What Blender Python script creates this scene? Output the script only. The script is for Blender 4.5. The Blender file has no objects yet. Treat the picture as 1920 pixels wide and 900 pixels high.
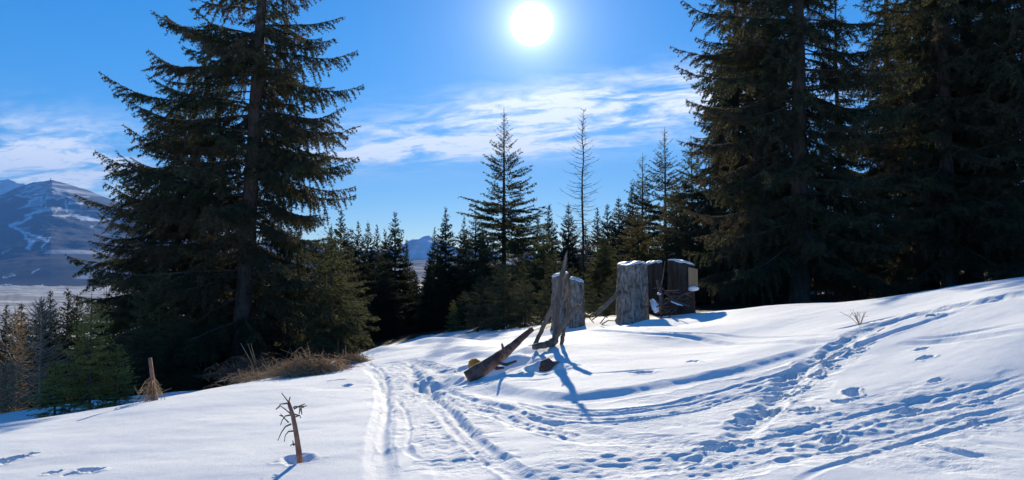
import bpy, math, random
import numpy as np
from mathutils import Matrix, Vector

# ------------------------------------------------------------------ camera, sky, sun, exposure
sc = bpy.context.scene
C = sc.collection
F = 1440.0                      # focal length in pixels of the 1920 wide photograph
EYE = 1.6
TH = math.atan(50.0 / F)        # camera pitch: eye-level horizon lies at row 500
SIN, COS = math.sin(TH), math.cos(TH)

cam_d = bpy.data.cameras.new('camera')
cam_d.sensor_width = 36.0
cam_d.lens = 36.0 * F / 1920.0
cam_d.clip_start = 0.1
cam_d.clip_end = 40000.0
cam = bpy.data.objects.new('camera', cam_d)
C.objects.link(cam)
cam.location = (0, 0, EYE)
cam.rotation_euler = (math.pi / 2 + TH, 0, 0)
sc.camera = cam


def ray(px, py):
    u = (px - 960.0) / F
    v = (450.0 - py) / F
    return np.array([u, COS - v * SIN, SIN + v * COS])


def at(px, py, d):
    r = ray(px, py)
    return np.array([0, 0, EYE]) + r * (d / r[1])


SUN = ray(997, 45)
SUN = SUN / np.linalg.norm(SUN)
SUN_EL = math.asin(SUN[2])
SUN_AZ = math.atan2(SUN[0], SUN[1])

sun_d = bpy.data.lights.new('sun', 'SUN')
sun_d.energy = 5.0
sun_d.angle = math.radians(0.53)
sun_d.color = (1.0, 0.88, 0.66)
sun = bpy.data.objects.new('sun', sun_d)
C.objects.link(sun)
sun.rotation_euler = Vector(SUN).to_track_quat('Z', 'Y').to_euler()
sun.location = (2, 60, 40)

vs = sc.view_settings
vs.view_transform = 'Standard'
vs.look = 'None'
vs.gamma = 1.0
vs.use_curve_mapping = False
vs.exposure = 0.97

sc.cycles.max_bounces = 6
sc.cycles.diffuse_bounces = 4
sc.cycles.glossy_bounces = 2
sc.cycles.transmission_bounces = 3
sc.cycles.volume_bounces = 0
sc.cycles.use_denoising = True
sc.cycles.sample_clamp_indirect = 6.0

world = bpy.data.worlds.new('World')
sc.world = world
world.use_nodes = True
wn = world.node_tree
wn.nodes.clear()


class NG:
    """tiny node-graph helper"""

    def __init__(self, tree):
        self.t = tree

    def n(self, kind, **kw):
        nd = self.t.nodes.new(kind)
        for k, v in kw.items():
            setattr(nd, k, v)
        return nd

    def put(self, sock, v):
        if isinstance(v, bpy.types.NodeSocket):
            self.t.links.new(v, sock)
        else:
            sock.default_value = v

    def m(self, op, a, b=None, c=None, clamp=False):
        nd = self.n('ShaderNodeMath', operation=op, use_clamp=clamp)
        self.put(nd.inputs[0], a)
        if b is not None:
            self.put(nd.inputs[1], b)
        if c is not None:
            self.put(nd.inputs[2], c)
        return nd.outputs[0]

    def mix(self, f, a, b, blend='MIX'):
        nd = self.n('ShaderNodeMix', data_type='RGBA', blend_type=blend)
        self.put(nd.inputs['Factor'], f)
        ia = [s for s in nd.inputs if s.type == 'RGBA']
        for s, v in zip(ia, (a, b)):
            self.put(s, v if isinstance(v, bpy.types.NodeSocket) else (*v, 1.0))
        return [s for s in nd.outputs if s.type == 'RGBA'][0]

    def noise(self, vec, scale, detail=3.0, rough=0.55, dist=0.0):
        nd = self.n('ShaderNodeTexNoise')
        if vec is not None:
            self.t.links.new(vec, nd.inputs['Vector'])
        nd.inputs['Scale'].default_value = scale
        nd.inputs['Detail'].default_value = detail
        nd.inputs['Roughness'].default_value = rough
        nd.inputs['Distortion'].default_value = dist
        return nd.outputs[0]

    def ramp(self, f, lo, hi, a=0.0, b=1.0):
        nd = self.n('ShaderNodeMapRange', interpolation_type='SMOOTHSTEP')
        self.put(nd.inputs[0], f)
        for i, v in zip((1, 2, 3, 4), (lo, hi, a, b)):
            self.put(nd.inputs[i], v)
        return nd.outputs[0]


g = NG(wn)
wo = g.n('ShaderNodeOutputWorld')
bg = g.n('ShaderNodeBackground')
bg.inputs['Strength'].default_value = 0.078
sky = g.n('ShaderNodeTexSky', sky_type='NISHITA')
sky.sun_disc = False
sky.sun_elevation = SUN_EL
sky.sun_rotation = SUN_AZ
sky.altitude = 1600
sky.air_density = 1.0
sky.dust_density = 0.1
sky.ozone_density = 4.0
hs = g.n('ShaderNodeHueSaturation')
hs.inputs['Saturation'].default_value = 1.29
hs.inputs['Value'].default_value = 1.0
wn.links.new(sky.outputs[0], hs.inputs['Color'])
tc = g.n('ShaderNodeTexCoord')
sep = g.n('ShaderNodeSeparateXYZ')
wn.links.new(tc.outputs['Generated'], sep.inputs[0])
X, Y, Z = sep.outputs
# cirrus: streaks drawn out along the wind, denser in two banks
zz = g.m('MAXIMUM', g.m('ADD', Z, 0.12), 0.02)
cx = g.m('DIVIDE', X, zz)
cy = g.m('DIVIDE', Y, zz)
comb = g.n('ShaderNodeCombineXYZ')
g.put(comb.inputs[0], g.m('ADD', g.m('MULTIPLY', cx, 0.9), g.m('MULTIPLY', cy, -0.22)))
g.put(comb.inputs[1], g.m('ADD', g.m('MULTIPLY', cy, 1.6), g.m('MULTIPLY', cx, 0.5)))
n1 = g.noise(comb.outputs[0], 2.1, 7.0, 0.62, 0.6)
n2 = g.noise(comb.outputs[0], 9.0, 5.0, 0.65, 0.8)
n3 = g.noise(comb.outputs[0], 0.45, 2.0, 0.5)
ysafe = g.m('MAXIMUM', Y, 0.05)
du = g.m('DIVIDE', X, ysafe)
dv = g.m('DIVIDE', Z, ysafe)


def bank(u0, v0, su, sv, slope):
    a = g.m('SUBTRACT', du, u0)
    b = g.m('SUBTRACT', g.m('SUBTRACT', dv, v0), g.m('MULTIPLY', a, slope))
    q = g.m('ADD', g.m('POWER', g.m('ABSOLUTE', g.m('DIVIDE', a, su)), 2.0),
            g.m('POWER', g.m('ABSOLUTE', g.m('DIVIDE', b, sv)), 2.0))
    return g.m('MULTIPLY', g.m('EXPONENT', g.m('MULTIPLY', q, -1.0)), g.m('GREATER_THAN', Y, 0.06))


bk = g.m('ADD', bank(0.07, 0.198, 0.27, 0.036, 0.13), bank(-0.62, 0.135, 0.13, 0.05, -0.05))
bk = g.m('ADD', bk, g.m('MULTIPLY', bank(-0.12, 0.150, 0.22, 0.012, 0.04), 0.6))
bk = g.m('ADD', bk, g.ramp(n3, 0.60, 0.85, 0.0, 0.5))
streak = g.m('MULTIPLY', g.ramp(n1, 0.36, 0.60), g.ramp(n2, 0.30, 0.64, 0.35, 1.0))
cl = g.m('MULTIPLY', g.m('MULTIPLY', bk, streak), 2.1, clamp=True)
cl = g.m('MULTIPLY', cl, g.ramp(Z, 0.0, 0.06, 0.0, 0.92))
skyc = g.mix(cl, hs.outputs[0], (9.4, 9.8, 10.2))
# the sun itself, overexposed, and the bright air close round it
dotn = g.n('ShaderNodeVectorMath', operation='DOT_PRODUCT')
wn.links.new(tc.outputs['Generated'], dotn.inputs[0])
dotn.inputs[1].default_value = tuple(SUN)
ang = g.m('ARCCOSINE', g.m('MINIMUM', dotn.outputs['Value'], 1.0))
disc = g.ramp(ang, math.radians(1.0), math.radians(1.65), 40.0, 0.0)
aur = g.m('ADD', g.m('MULTIPLY', g.m('EXPONENT', g.m('MULTIPLY', ang, -1.0 / math.radians(1.0))), 22.0),
          g.m('MULTIPLY', g.m('EXPONENT', g.m('MULTIPLY', ang, -1.0 / math.radians(3.0))), 5.0))
tot = g.m('ADD', disc, aur)
cmb = g.n('ShaderNodeCombineColor')
g.put(cmb.inputs[0], g.m('MULTIPLY', tot, 0.92))
g.put(cmb.inputs[1], g.m('MULTIPLY', tot, 0.96))
g.put(cmb.inputs[2], tot)
skyf = g.mix(1.0, skyc, cmb.outputs[0], 'ADD')
wn.links.new(skyf, bg.inputs['Color'])
wn.links.new(bg.outputs[0], wo.inputs['Surface'])

# ------------------------------------------------------------------ helpers


def lattice(ix, iy, seed):
    h = (ix.astype(np.int64) * 374761393 + iy.astype(np.int64) * 668265263 + seed * 974634541) & 0xFFFFFFFF
    h = ((h ^ (h >> 13)) * 1274126177) & 0xFFFFFFFF
    h = h ^ (h >> 16)
    return (h & 0xFFFF) / 32768.0 - 1.0


def vnoise(x, y, seed=0):
    xi, yi = np.floor(x), np.floor(y)
    fx, fy = x - xi, y - yi
    fx = fx * fx * fx * (fx * (fx * 6 - 15) + 10)
    fy = fy * fy * fy * (fy * (fy * 6 - 15) + 10)
    xi = xi.astype(np.int64)
    yi = yi.astype(np.int64)
    a, b = lattice(xi, yi, seed), lattice(xi + 1, yi, seed)
    c, d = lattice(xi, yi + 1, seed), lattice(xi + 1, yi + 1, seed)
    return (a * (1 - fx) + b * fx) * (1 - fy) + (c * (1 - fx) + d * fx) * fy


def fbm(x, y, octv=4, seed=0, gain=0.5):
    s, a = 0.0, 1.0
    for k in range(octv):
        s = s + a * vnoise(x * 2.03 ** k + 17.3 * k, y * 2.03 ** k - 9.1 * k, seed + k)
        a *= gain
    return s


def sstep(x, a, b):
    t = np.clip((x - a) / (b - a), 0, 1)
    return t * t * (3 - 2 * t)


def mk_mesh(name, V, T, mats, midx=None, smooth=True):
    V = np.ascontiguousarray(V, dtype=np.float32)
    T = np.ascontiguousarray(T, dtype=np.int32)
    me = bpy.data.meshes.new(name)
    me.vertices.add(len(V))
    me.vertices.foreach_set('co', V.ravel())
    me.loops.add(T.size)
    me.loops.foreach_set('vertex_index', T.ravel())
    k = T.shape[1]
    me.polygons.add(len(T))
    me.polygons.foreach_set('loop_start', np.arange(0, T.size, k, dtype=np.int32))
    if midx is not None:
        me.polygons.foreach_set('material_index', np.ascontiguousarray(midx, dtype=np.int32))
    sm = smooth if isinstance(smooth, np.ndarray) else np.full(len(T), bool(smooth))
    me.polygons.foreach_set('use_smooth', sm)
    for m_ in mats:
        me.materials.append(m_)
    me.update(calc_edges=True)
    return me


class MB:
    def __init__(self):
        self.V, self.T, self.M, self.S, self.n = [], [], [], [], 0

    def add(self, V, T, mi=0, smooth=True):
        if len(V) == 0:
            return
        self.V.append(np.asarray(V, float))
        self.T.append(np.asarray(T, int) + self.n)
        self.M.append(np.full(len(T), mi))
        self.S.append(np.full(len(T), smooth))
        self.n += len(V)

    def tube(self, P, R, sides=6, mi=0, cap=True, rough=0.0, rng=None):
        P = np.asarray(P, float)
        R = np.asarray(R, float) * np.ones(len(P))
        n = len(P)
        tg = np.gradient(P, axis=0)
        tg /= np.linalg.norm(tg, axis=1)[:, None] + 1e-9
        up = np.tile(np.array([0.0, 0, 1]), (n, 1))
        ver = np.abs(tg[:, 2]) > 0.9
        if ver.mean() > 0.3:
            up[:] = (1.0, 0, 0)
        sx = np.cross(tg, up)
        sx /= np.linalg.norm(sx, axis=1)[:, None] + 1e-9
        sy = np.cross(sx, tg)
        a = np.arange(sides) / sides * 2 * np.pi
        rr = R[:, None] * np.ones((1, sides))
        if rough and rng is not None:
            rr = rr * (1 + rough * rng.uniform(-1, 1, (n, sides)) + 0.8 * rough * rng.uniform(-1, 1, (1, sides)))
        V = P[:, None, :] + rr[:, :, None] * (np.cos(a)[None, :, None] * sx[:, None, :] + np.sin(a)[None, :, None] * sy[:, None, :])
        V = V.reshape(-1, 3)
        i, j = np.meshgrid(np.arange(n - 1), np.arange(sides), indexing='ij')
        j2 = (j + 1) % sides
        A, B, D, E = i * sides + j, i * sides + j2, (i + 1) * sides + j, (i + 1) * sides + j2
        T = np.concatenate([np.stack([A, B, E], -1).reshape(-1, 3), np.stack([A, E, D], -1).reshape(-1, 3)])
        if cap:
            V = np.concatenate([V, P[:1], P[-1:]])
            c0, c1 = n * sides, n * sides + 1
            jj = np.arange(sides)
            k2 = (jj + 1) % sides
            T = np.concatenate([T, np.stack([np.full(sides, c0), k2, jj], -1),
                                np.stack([np.full(sides, c1), (n - 1) * sides + jj, (n - 1) * sides + k2], -1)])
        self.add(V, T, mi)

    def tubes3(self, P0, P1, r0, r1, mi=0):
        """many straight three-sided twigs at once"""
        P0, P1 = np.asarray(P0, float), np.asarray(P1, float)
        n = len(P0)
        if n == 0:
            return
        t = P1 - P0
        t /= np.linalg.norm(t, axis=1)[:, None] + 1e-9
        u = np.where(np.abs(t[:, 2:3]) > 0.9, np.array([[1.0, 0, 0]]), np.array([[0, 0, 1.0]]))
        sx = np.cross(t, u)
        sx /= np.linalg.norm(sx, axis=1)[:, None] + 1e-9
        sy = np.cross(sx, t)
        r0 = np.ones(n) * r0
        r1 = np.ones(n) * r1
        vs_ = []
        for P, r in ((P0, r0), (P1, r1)):
            for k in range(3):
                a = k * 2.0944
                vs_.append(P + (r * math.cos(a))[:, None] * sx + (r * math.sin(a))[:, None] * sy)
        V = np.stack(vs_, 1).reshape(-1, 3)
        b = (np.arange(n) * 6)[:, None]
        T = []
        for k in range(3):
            k2 = (k + 1) % 3
            T += [b + np.array([[k, k2, 3 + k2]]), b + np.array([[k, 3 + k2, 3 + k]])]
        self.add(V, np.concatenate(T), mi)

    def mesh(self, name, mats):
        return mk_mesh(name, np.concatenate(self.V), np.concatenate(self.T), mats, np.concatenate(self.M), np.concatenate(self.S))

    def obj(self, name, mats, parent=None):
        return link(name, self.mesh(name, mats), parent)


def link(name, data, parent=None, mat=None):
    o = bpy.data.objects.new(name, data)
    C.objects.link(o)
    if parent is not None:
        o.parent = parent
    if mat is not None:
        o.matrix_local = mat
    return o


def tag(o, label=None, cat=None, group=None, kind=None):
    if label:
        o['label'] = label
    if cat:
        o['category'] = cat
    if group:
        o['group'] = group
    if kind:
        o['kind'] = kind
    return o


def material(name, color=(0.5, 0.5, 0.5), rough=0.8, spec=0.2):
    m_ = bpy.data.materials.new(name)
    m_.use_nodes = True
    b = m_.node_tree.nodes['Principled BSDF']
    b.inputs['Base Color'].default_value = (*color, 1)
    b.inputs['Roughness'].default_value = rough
    b.inputs['Specular IOR Level'].default_value = spec
    return m_, NG(m_.node_tree), b


def bump(g_, b, h, strength, dist):
    bp = g_.n('ShaderNodeBump')
    bp.inputs['Strength'].default_value = strength
    bp.inputs['Distance'].default_value = dist
    g_.put(bp.inputs['Height'], h)
    g_.t.links.new(bp.outputs[0], b.inputs['Normal'])


# ------------------------------------------------------------------ materials
M_SNOW, g, b = material('snow', (0.86, 0.88, 0.91), 0.75, 0.06)
geo = g.n('ShaderNodeNewGeometry')
pos = geo.outputs['Position']
al = g.n('ShaderNodeAttribute', attribute_name='litter_shade')
af = g.n('ShaderNodeAttribute', attribute_name='valley')
f1 = g.noise(pos, 9.0, 4.0, 0.6)
f2 = g.noise(pos, 95.0, 3.0, 0.7)
f3 = g.noise(pos, 0.9, 3.0, 0.5)
snowc = g.mix(g.ramp(f3, 0.3, 0.7), (0.87, 0.90, 0.94), (0.91, 0.93, 0.95))
lit = g.mix(g.ramp(f1, 0.35, 0.7), (0.018, 0.013, 0.010), (0.06, 0.042, 0.03))
lf = g.ramp(g.m('ADD', al.outputs['Fac'], g.m('MULTIPLY', g.m('SUBTRACT', f1, 0.5), 0.9)), 0.42, 0.62)
col = g.mix(lf, snowc, lit)
mp = g.n('ShaderNodeMapping')
mp.inputs['Scale'].default_value = (0.0022, 0.0065, 0.002)
g.t.links.new(pos, mp.inputs['Vector'])
v1 = g.noise(mp.outputs[0], 1.0, 5.0, 0.6)
v2 = g.noise(mp.outputs[0], 2.3, 3.0, 0.6, 0.5)
vcol = g.mix(g.ramp(v1, 0.42, 0.62), (0.30, 0.27, 0.24), (0.55, 0.54, 0.53))
vcol = g.mix(g.ramp(v2, 0.60, 0.70), vcol, (0.05, 0.06, 0.06))
vcol = g.mix(g.ramp(v2, 0.40, 0.33), vcol, (0.85, 0.86, 0.88))
col = g.mix(af.outputs['Fac'], col, vcol)
g.t.links.new(col, b.inputs['Base Color'])
atr = g.n('ShaderNodeAttribute', attribute_name='trod')
f4 = g.noise(pos, 17.0, 5.0, 0.7)
f5 = g.noise(pos, 45.0, 3.0, 0.6)
hh = g.m('ADD', g.m('MULTIPLY', f1, 0.6), g.m('MULTIPLY', f2, 0.55))
hh = g.m('ADD', hh, g.m('MULTIPLY', atr.outputs['Fac'], g.m('ADD', g.m('MULTIPLY', f4, 2.6), g.m('MULTIPLY', f5, 1.2))))
bump(g, b, hh, 0.5, 0.025)

M_CAP, g, b = material('snow_cap', (0.86, 0.88, 0.91), 0.55, 0.25)
bump(g, b, g.noise(None, 30.0), 0.2, 0.01)


def needle_material(name, c1, c2, brown):
    m_, g_, b_ = material(name, c1, 0.75, 0.12)
    oi = g_.n('ShaderNodeObjectInfo')
    ge = g_.n('ShaderNodeNewGeometry')
    nz = g_.noise(ge.outputs['Position'], 1.7, 3.0, 0.6)
    c = g_.mix(g_.ramp(nz, 0.35, 0.68), c1, c2)
    c = g_.mix(g_.ramp(oi.outputs['Random'], 0.45, 1.0, 0.0, 0.75), c, brown)
    g_.t.links.new(c, b_.inputs['Base Color'])
    tr = g_.n('ShaderNodeBsdfTranslucent')
    g_.t.links.new(c, tr.inputs['Color'])
    mx = g_.n('ShaderNodeMixShader')
    mx.inputs[0].default_value = 0.38
    out = m_.node_tree.nodes['Material Output']
    g_.t.links.new(b_.outputs[0], mx.inputs[1])
    g_.t.links.new(tr.outputs[0], mx.inputs[2])
    g_.t.links.new(mx.outputs[0], out.inputs['Surface'])
    return m_


M_NEEDLE = needle_material('spruce_needles', (0.055, 0.066, 0.036), (0.14, 0.145, 0.072), (0.15, 0.118, 0.072))
M_YOUNG_LIT = needle_material('young_needles_lit', (0.25, 0.235, 0.06), (0.43, 0.37, 0.11), (0.42, 0.32, 0.11))  # raised, yellowed colour stands in for sun that the big spruces block
M_OLIVE_LIT = needle_material('olive_needles_lit', (0.085, 0.10, 0.042), (0.18, 0.185, 0.08), (0.17, 0.14, 0.07))  # needle colour lightened to read as sunlit foliage
M_FAR = needle_material('forest_needles', (0.030, 0.042, 0.026), (0.055, 0.066, 0.038), (0.058, 0.052, 0.034))


def bark_material(name, c1, c2, sc_=9.0, stretch=0.25, bs=0.6):
    m_, g_, b_ = material(name, c1, 0.9, 0.15)
    t_ = g_.n('ShaderNodeTexCoord')
    mp_ = g_.n('ShaderNodeMapping')
    mp_.inputs['Scale'].default_value = (1, 1, stretch)
    g_.t.links.new(t_.outputs['Object'], mp_.inputs['Vector'])
    a_ = g_.noise(mp_.outputs[0], sc_, 5.0, 0.65, 0.4)
    b2 = g_.noise(mp_.outputs[0], sc_ * 0.25, 3.0, 0.6)
    c = g_.mix(g_.ramp(a_, 0.35, 0.65), c1, c2)
    c = g_.mix(g_.m('MULTIPLY', g_.ramp(b2, 0.4, 0.7), 0.5), c, tuple(x * 0.6 for x in c1))
    g_.t.links.new(c, b_.inputs['Base Color'])
    bump(g_, b_, a_, bs, 0.03)
    return m_


M_BARK = bark_material('spruce_bark', (0.065, 0.049, 0.039), (0.145, 0.115, 0.095), 7.0, 0.3)
M_TWIG = bark_material('bare_twig', (0.10, 0.075, 0.055), (0.19, 0.15, 0.115), 20.0, 1.0, 0.2)
M_GREYWOOD = bark_material('weathered_wood', (0.11, 0.088, 0.072), (0.25, 0.205, 0.17), 9.0, 0.15, 0.9)
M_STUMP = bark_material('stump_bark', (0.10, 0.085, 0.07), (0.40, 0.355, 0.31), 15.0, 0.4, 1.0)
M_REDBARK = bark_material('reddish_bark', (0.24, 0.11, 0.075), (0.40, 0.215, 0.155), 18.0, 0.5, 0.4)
M_SHADESTUMP = bark_material('shaded_stump_bark', (0.035, 0.026, 0.022), (0.085, 0.066, 0.055), 11.0, 0.16, 1.0)  # bark darkened so the colour carries the shade on these stumps
M_DEADLOG = bark_material('dead_log_bark', (0.10, 0.056, 0.044), (0.27, 0.17, 0.135), 10.0, 0.6, 0.8)
M_CUT = bark_material('cut_wood', (0.32, 0.215, 0.125), (0.42, 0.30, 0.19), 12.0, 0.1, 0.3)
M_ORANGE = bark_material('fresh_wood', (0.55, 0.25, 0.06), (0.66, 0.36, 0.12), 10.0, 1.0, 0.4)
M_PALETWIG = bark_material('pale_twig', (0.26, 0.19, 0.13), (0.46, 0.36, 0.26), 6.0, 1.0, 0.2)
M_BRUSH = bark_material('dry_brush', (0.34, 0.22, 0.12), (0.50, 0.345, 0.205), 6.0, 1.0, 0.2)

# ------------------------------------------------------------------ terrain
CT = []
for px, py, d in [
        (0, 900, 6.5), (480, 900, 6.1), (960, 900, 5.7), (1440, 900, 5.2), (1920, 900, 4.7),
        (300, 830, 7.9), (0, 822, 8.6), (600, 830, 7.4), (800, 800, 7.9), (960, 800, 7.5), (1120, 803, 7.1),
        (1400, 800, 6.7), (1700, 800, 6.2), (1920, 780, 6.0),
        (100, 803, 9.3), (250, 767, 10.6), (440, 733, 12.4), (560, 712, 13.6), (650, 692, 14.6), (740, 684, 14.6),
        (880, 720, 11.2), (800, 700, 13.0), (960, 700, 10.8), (960, 655, 14.2), (1045, 645, 12.6), (1100, 616, 14.8),
        (1200, 700, 9.9), (1190, 615, 16.5), (1300, 650, 12.4), (1300, 606, 16.5), (1400, 579, 17.0),
        (1400, 640, 11.8), (1400, 700, 9.2), (1600, 573, 13.6), (1600, 650, 9.6), (1600, 720, 8.0),
        (1750, 568, 11.6), (1750, 650, 8.7), (1910, 538, 9.9), (1900, 620, 7.9), (1900, 700, 6.8),
        (100, 790, 15.0), (0, 778, 19.0), (200, 776, 16.0), (100, 765, 24.0), (450, 722, 28.0), (300, 735, 25.0),
        (600, 705, 22.0), (680, 668, 20.0), (760, 657, 19.0), (850, 642, 18.5), (740, 645, 30.0), (850, 630, 30.0),
        (760, 630, 45.0), (1000, 645, 20.0), (1060, 608, 20.5), (1185, 606, 20.0), (1270, 592, 20.0),
        (1480, 580, 20.0), (1500, 578, 29.0), (1560, 540, 42.0), (1760, 571, 18.0), (1800, 566, 30.0), (1920, 533, 16.0), (1920, 531, 30.0), (2000, 520, 10.0)]:
    CT.append(at(px, py, d))
for p in [(0, 0, 0), (-6, 0, -.5), (6, 0, .55), (0, 3, 0), (-4, 3, -.22), (4, 3, .3), (-14, 0, -1.8), (14, 0, 1.8),
          (0, -8, 0), (-10, -8, -.8), (10, -8, 1.0), (-13, 10, -1.6), (-20, 20, -4.4), (-30, 40, -8), (-20, 60, -10), (0, 60, -5),
          (30, 60, 0.5), (20, 80, -3), (-40, 80, -17), (0, 100, -14), (40, 100, -3), (-30, 12, -5), (25, 15, 3.4),
          (50, 50, 4), (-60, 30, -14), (14, 8, 2.2), (-60, 110, -28), (60, 120, -4), (-80, 0, -12), (80, 0, 10), (0, -80, 2), (60, -60, 8), (-60, -60, -8)]:
    CT.append(np.array(p, float))
CT = np.array(CT)


def tpsk(r2):
    return np.where(r2 > 1e-9, r2 * np.log(r2 + 1e-12), 0.0)


_n = len(CT)
_K = tpsk(((CT[:, None, :2] - CT[None, :, :2]) ** 2).sum(-1)) + np.eye(_n) * 0.6
_P = np.concatenate([np.ones((_n, 1)), CT[:, :2]], 1)
_A = np.block([[_K, _P], [_P.T, np.zeros((3, 3))]])
_W = np.linalg.solve(_A, np.concatenate([CT[:, 2], np.zeros(3)]))


def base_h(x, y):
    x = np.atleast_1d(np.asarray(x, float)).ravel()
    y = np.atleast_1d(np.asarray(y, float)).ravel()
    z = np.empty(len(x))
    for i in range(0, len(x), 60000):
        s = slice(i, i + 60000)
        r2 = (x[s, None] - CT[None, :, 0]) ** 2 + (y[s, None] - CT[None, :, 1]) ** 2
        z[s] = tpsk(r2) @ _W[:_n] + _W[_n] + _W[_n + 1] * x[s] + _W[_n + 2] * y[s]
    r = np.hypot(x, y)
    far = -12.0 - 108.0 * sstep(r, 90, 1500) + np.clip(x / (r + 1), -1, 1) * 14 * sstep(r, 60, 120) * (1 - sstep(r, 500, 1400))
    k = sstep(r, 75, 135)
    return z * (1 - k) + far * k


def gz(x, y):
    return float(base_h(x, y)[0])


def ground_hit(px, py, d0=3.5, d1=45.0):
    r = ray(px, py)
    ds = np.geomspace(d0, d1, 500)
    P = np.array([0, 0, EYE])[None] + r[None] * (ds / r[1])[:, None]
    below = P[:, 2] < base_h(P[:, 0], P[:, 1])
    i = int(np.argmax(below)) if below.any() else len(ds) - 1
    return P[i]


ang = np.concatenate([np.radians(np.linspace(-39, 39, 690)), np.radians(np.linspace(39, 321, 95)[1:-1])])
rad = np.concatenate([np.geomspace(0.25, 3.2, 22)[:-1], np.geomspace(3.2, 4.4, 30)[:-1], np.geomspace(4.4, 16, 530)[:-1], np.geomspace(16, 24, 75)[:-1], np.geomspace(24, 70, 80)[:-1], np.geomspace(70, 14000, 90)])
AA, RR = np.meshgrid(ang, rad)
gx, gy = (RR * np.sin(AA)).ravel(), (RR * np.cos(AA)).ravel()
h = base_h(gx, gy)
rr = np.hypot(gx, gy)
near = 1 - sstep(rr, 40, 70)
soft = fbm(gx / 3.1, gy / 3.1, 3, 3) * 0.035 + fbm(gx / 0.9, gy / 0.6, 3, 8) * 0.009
h = h + near * soft + (1 - near) * fbm(gx / 60, gy / 60, 4, 21) * np.clip((rr - 50) / 60, 0, 4.0)

inview = (rr < 30) & (gy > 2)
trod = np.zeros(len(gx))


def polyline(pts, step=0.07):
    W = np.array([ground_hit(*p)[:2] for p in pts])
    # Catmull-Rom resample
    out = []
    Q = np.concatenate([2 * W[:1] - W[1:2], W, 2 * W[-1:] - W[-2:-1]])
    for i in range(1, len(Q) - 2):
        n_ = max(2, int(np.linalg.norm(Q[i + 1] - Q[i]) / step))
        t = np.linspace(0, 1, n_, endpoint=False)[:, None]
        a, b_, c, d = Q[i - 1], Q[i], Q[i + 1], Q[i + 2]
        out.append(0.5 * (2 * b_ + (c - a) * t + (2 * a - 5 * b_ + 4 * c - d) * t * t + (3 * b_ - a - 3 * c + d) * t ** 3))
    return np.concatenate(out + [W[-1:]])


def carve(pts, w, depth, rough=0.0, rim=0.25, edge=0.5, seed=1, wob=0.15, fade=0.5):
    """press a track into the snow: flat-bottomed, steep sides, a little thrown-up rim"""
    global h
    L = polyline(pts)
    tg = np.gradient(L, axis=0)
    s_ = np.concatenate([[0], np.cumsum(np.linalg.norm(np.diff(L, axis=0), axis=1))])
    m_ = w * 2.4 + 0.1
    box = inview & (gx > L[:, 0].min() - m_) & (gx < L[:, 0].max() + m_) & (gy > L[:, 1].min() - m_) & (gy < L[:, 1].max() + m_)
    idx = np.nonzero(box)[0]
    for i in range(0, len(idx), 20000):
        k = idx[i:i + 20000]
        d2 = (gx[k, None] - L[None, :, 0]) ** 2 + (gy[k, None] - L[None, :, 1]) ** 2
        j = d2.argmin(1)
        tu = tg[j] / (np.linalg.norm(tg[j], axis=1)[:, None] + 1e-9)
        ex, ey = gx[k] - L[j, 0], gy[k] - L[j, 1]
        lon = np.clip(ex * tu[:, 0] + ey * tu[:, 1], -0.06, 0.06)
        dist = np.sqrt(np.maximum(d2[np.arange(len(k)), j] - lon ** 2, 0))
        s = np.clip(s_[j] + lon, 0, s_[-1])
        ww = w * (1 + wob * vnoise(s / 0.35, s * 0 + seed, seed) + wob * vnoise(gx[k] / 0.13, gy[k] / 0.13, seed + 5))
        q = dist / ww
        fd = np.clip(np.minimum(s, s_[-1] - s) / fade, 0, 1)
        cut = 1 - sstep(q, 1 - edge * 1.3, 1.08)
        rm = np.exp(-((q - 1.12) / 0.16) ** 2) * rim
        dz = depth * (-cut + rm * (0.6 + 0.8 * vnoise(gx[k] / 0.2, gy[k] / 0.2, seed + 9)))
        if rough:
            nz = (np.abs(vnoise(gx[k] / 0.15, gy[k] / 0.12, seed + 2)) * 1.1 - 0.4) * (0.4 + 0.9 * np.abs(vnoise(gx[k] / 0.7, gy[k] / 0.6, seed + 6))) + 0.35 * vnoise(gx[k] / 0.06, gy[k] / 0.05, seed + 3) + 0.9 * vnoise(gx[k] / 0.45, gy[k] / 0.35, seed + 4)
            dz = dz + rough * nz * (1 - sstep(q, 0.75, 1.35))
        h[k] += dz * fd
        trod[k] = np.maximum(trod[k], fd * (1 - sstep(q, 0.8, 1.4)) * min(1.0, 0.25 + rough * 60))


def pit(px, py, rx, ry, depth, rot=0.0, rim=0.2, edge=0.5, seed=4, d=None, p=None):
    global h
    if p is None:
        p = at(px, py, d) if d else ground_hit(px, py)
    dx, dy = gx - p[0], gy - p[1]
    k = np.nonzero(inview & (np.abs(dx) < 3 * max(rx, ry)) & (np.abs(dy) < 3 * max(rx, ry)))[0]
    dx, dy = dx[k], dy[k]
    c, s = math.cos(rot), math.sin(rot)
    q = np.hypot((dx * c + dy * s) / rx, (-dx * s + dy * c) / ry)
    q = q * (1 + 0.28 * vnoise(dx / (0.55 * rx) + seed, dy / (0.55 * ry), seed))
    depth = depth * 0.8 if depth > 0 else depth
    h[k] += depth * (-(1 - sstep(q, 1 - edge * 1.2, 1.1)) + rim * np.exp(-((q - 1.15) / 0.18) ** 2))


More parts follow.
